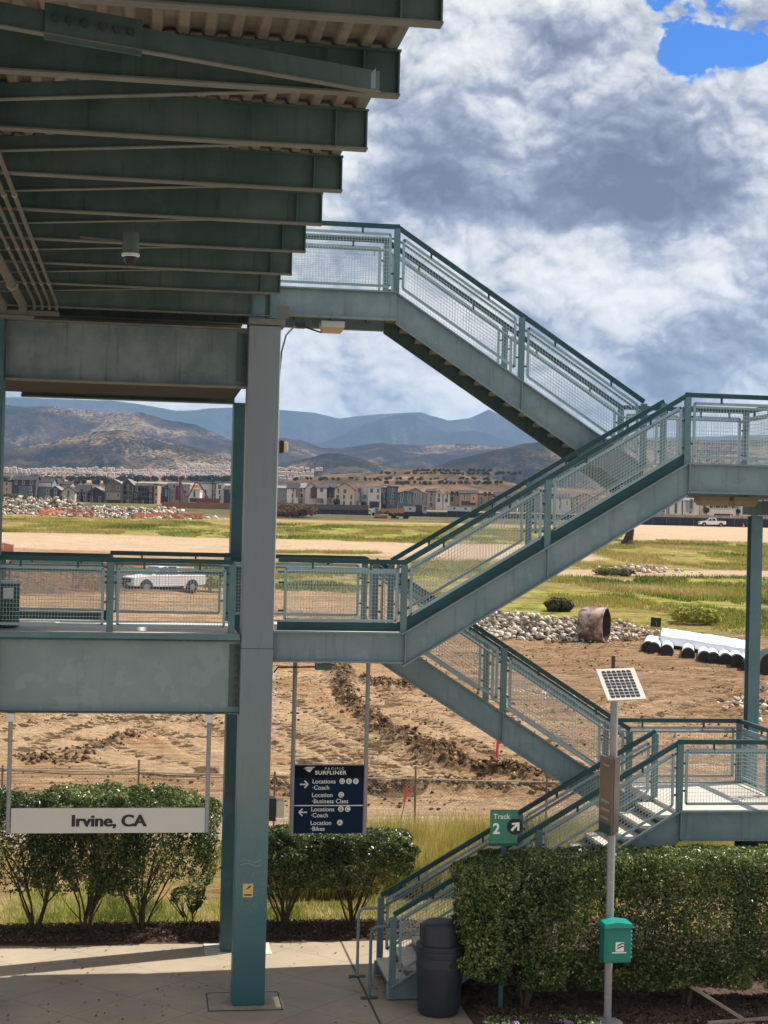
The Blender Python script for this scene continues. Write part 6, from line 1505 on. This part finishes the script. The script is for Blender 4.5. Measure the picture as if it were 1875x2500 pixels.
bxx(0, 3.6, 0, .5, -.1, .7).build('track', M_BLACK, t, bevel=.2); bxx(0, 3.6, 1.8, 2.3, -.1, .7).build('track', M_BLACK, t, bevel=.2)
bxx(.4, 3.4, .2, 2.1, .72, 1.5).build('body', ym, t, bevel=.15); bxx(.5, 1.6, .2, 1.2, 1.51, 2.3).build('cab', GLS, t, bevel=.08)
MB().tube([g0 + Vector((1.8, .9, 1.3)), g0 + Vector((3.6, .9, 2.2)), g0 + Vector((5.4, .9, 1.2))], .2, 6).build('boom', M_BLACK, t); bxx(5.0, 6.2, .4, 1.4, .0, .9).build('bucket', M_BLACK, t, bevel=.1)
g0 = atD(958, 1268, 380); t = thing('pipe_trailer', 'dark low trailer with spoked wheels next to the yellow excavator', 'trailer', tuple(g0)); 
MB().bar(g0 + Vector((-1, 0, 1.0)), g0 + Vector((4.2, 0, .8)), .8, .25).build('bed', M_BLACK, t)
for x in (.3, 3.2): MB().tube([g0 + Vector((x, -.5, .4)), g0 + Vector((x, .5, .4))], .62, 14).build('wheel', simple('tyre', (.015, .015, .016), .8), t)
# street lamps near the right houses
for px, lab in ((1668, 'slim pale street lamp post left of the tan lights'), (1784, 'slim pale street lamp post before the white carport'), (1624, 'slim pale street lamp post close to the stair girder')):
    g0 = atD(px, 1284 if px == 1784 else 1256, 360 if px == 1784 else 440); D_ = 360 if px == 1784 else 440; h = 52 * D_ / F_PX
    t = thing('street_lamp', lab, 'street lamp', tuple(g0), 'street lamps by the far houses'); MB().tube([g0, g0 + Vector((0, 0, h))], .10, 8).build('post', hw('white', PAL['white']), t); MB().bar(g0 + Vector((0, 0, h)), g0 + Vector((1.2, 0, h + .1)), .2, .12).build('lamp_head', RF['grey'], t)
for px, lab in ((1815, 'orange traffic cone on the far pale road'),):
    g0 = atD(px, 1285, 343); g0.z = float(base_z(343)); t = thing('traffic_cone', lab, 'cone', tuple(g0)); MB().lathe([(.25, g0.z), (.04, g0.z + .9)], g0.x, g0.y, 12).build('cone', simple('cone_orange', (.8, .2, .05), .5), t); MB().box(g0.x - .3, g0.x + .3, g0.y - .3, g0.y + .3, g0.z - .05, g0.z - .002).build('base', M_BLACK, t)

# ================================================================== HAZE
hz = MB(); hz.box(-9000, 13000, -60, 13200, -3, 900); ho = hz.build('haze', None); setp(ho, kind='stuff'); ho.hide_render = False
hm = bpy.data.materials.new('haze'); hm.use_nodes = True; nt = hm.node_tree; nt.nodes.clear(); o_ = nt.nodes.new('ShaderNodeOutputMaterial'); pv = nt.nodes.new('ShaderNodeVolumePrincipled')
pv.inputs['Color'].default_value = (.42, .66, 1.0, 1); pv.inputs['Density'].default_value = .00007
nt.links.new(pv.outputs[0], o_.inputs['Volume']); ho.data.materials.append(hm)
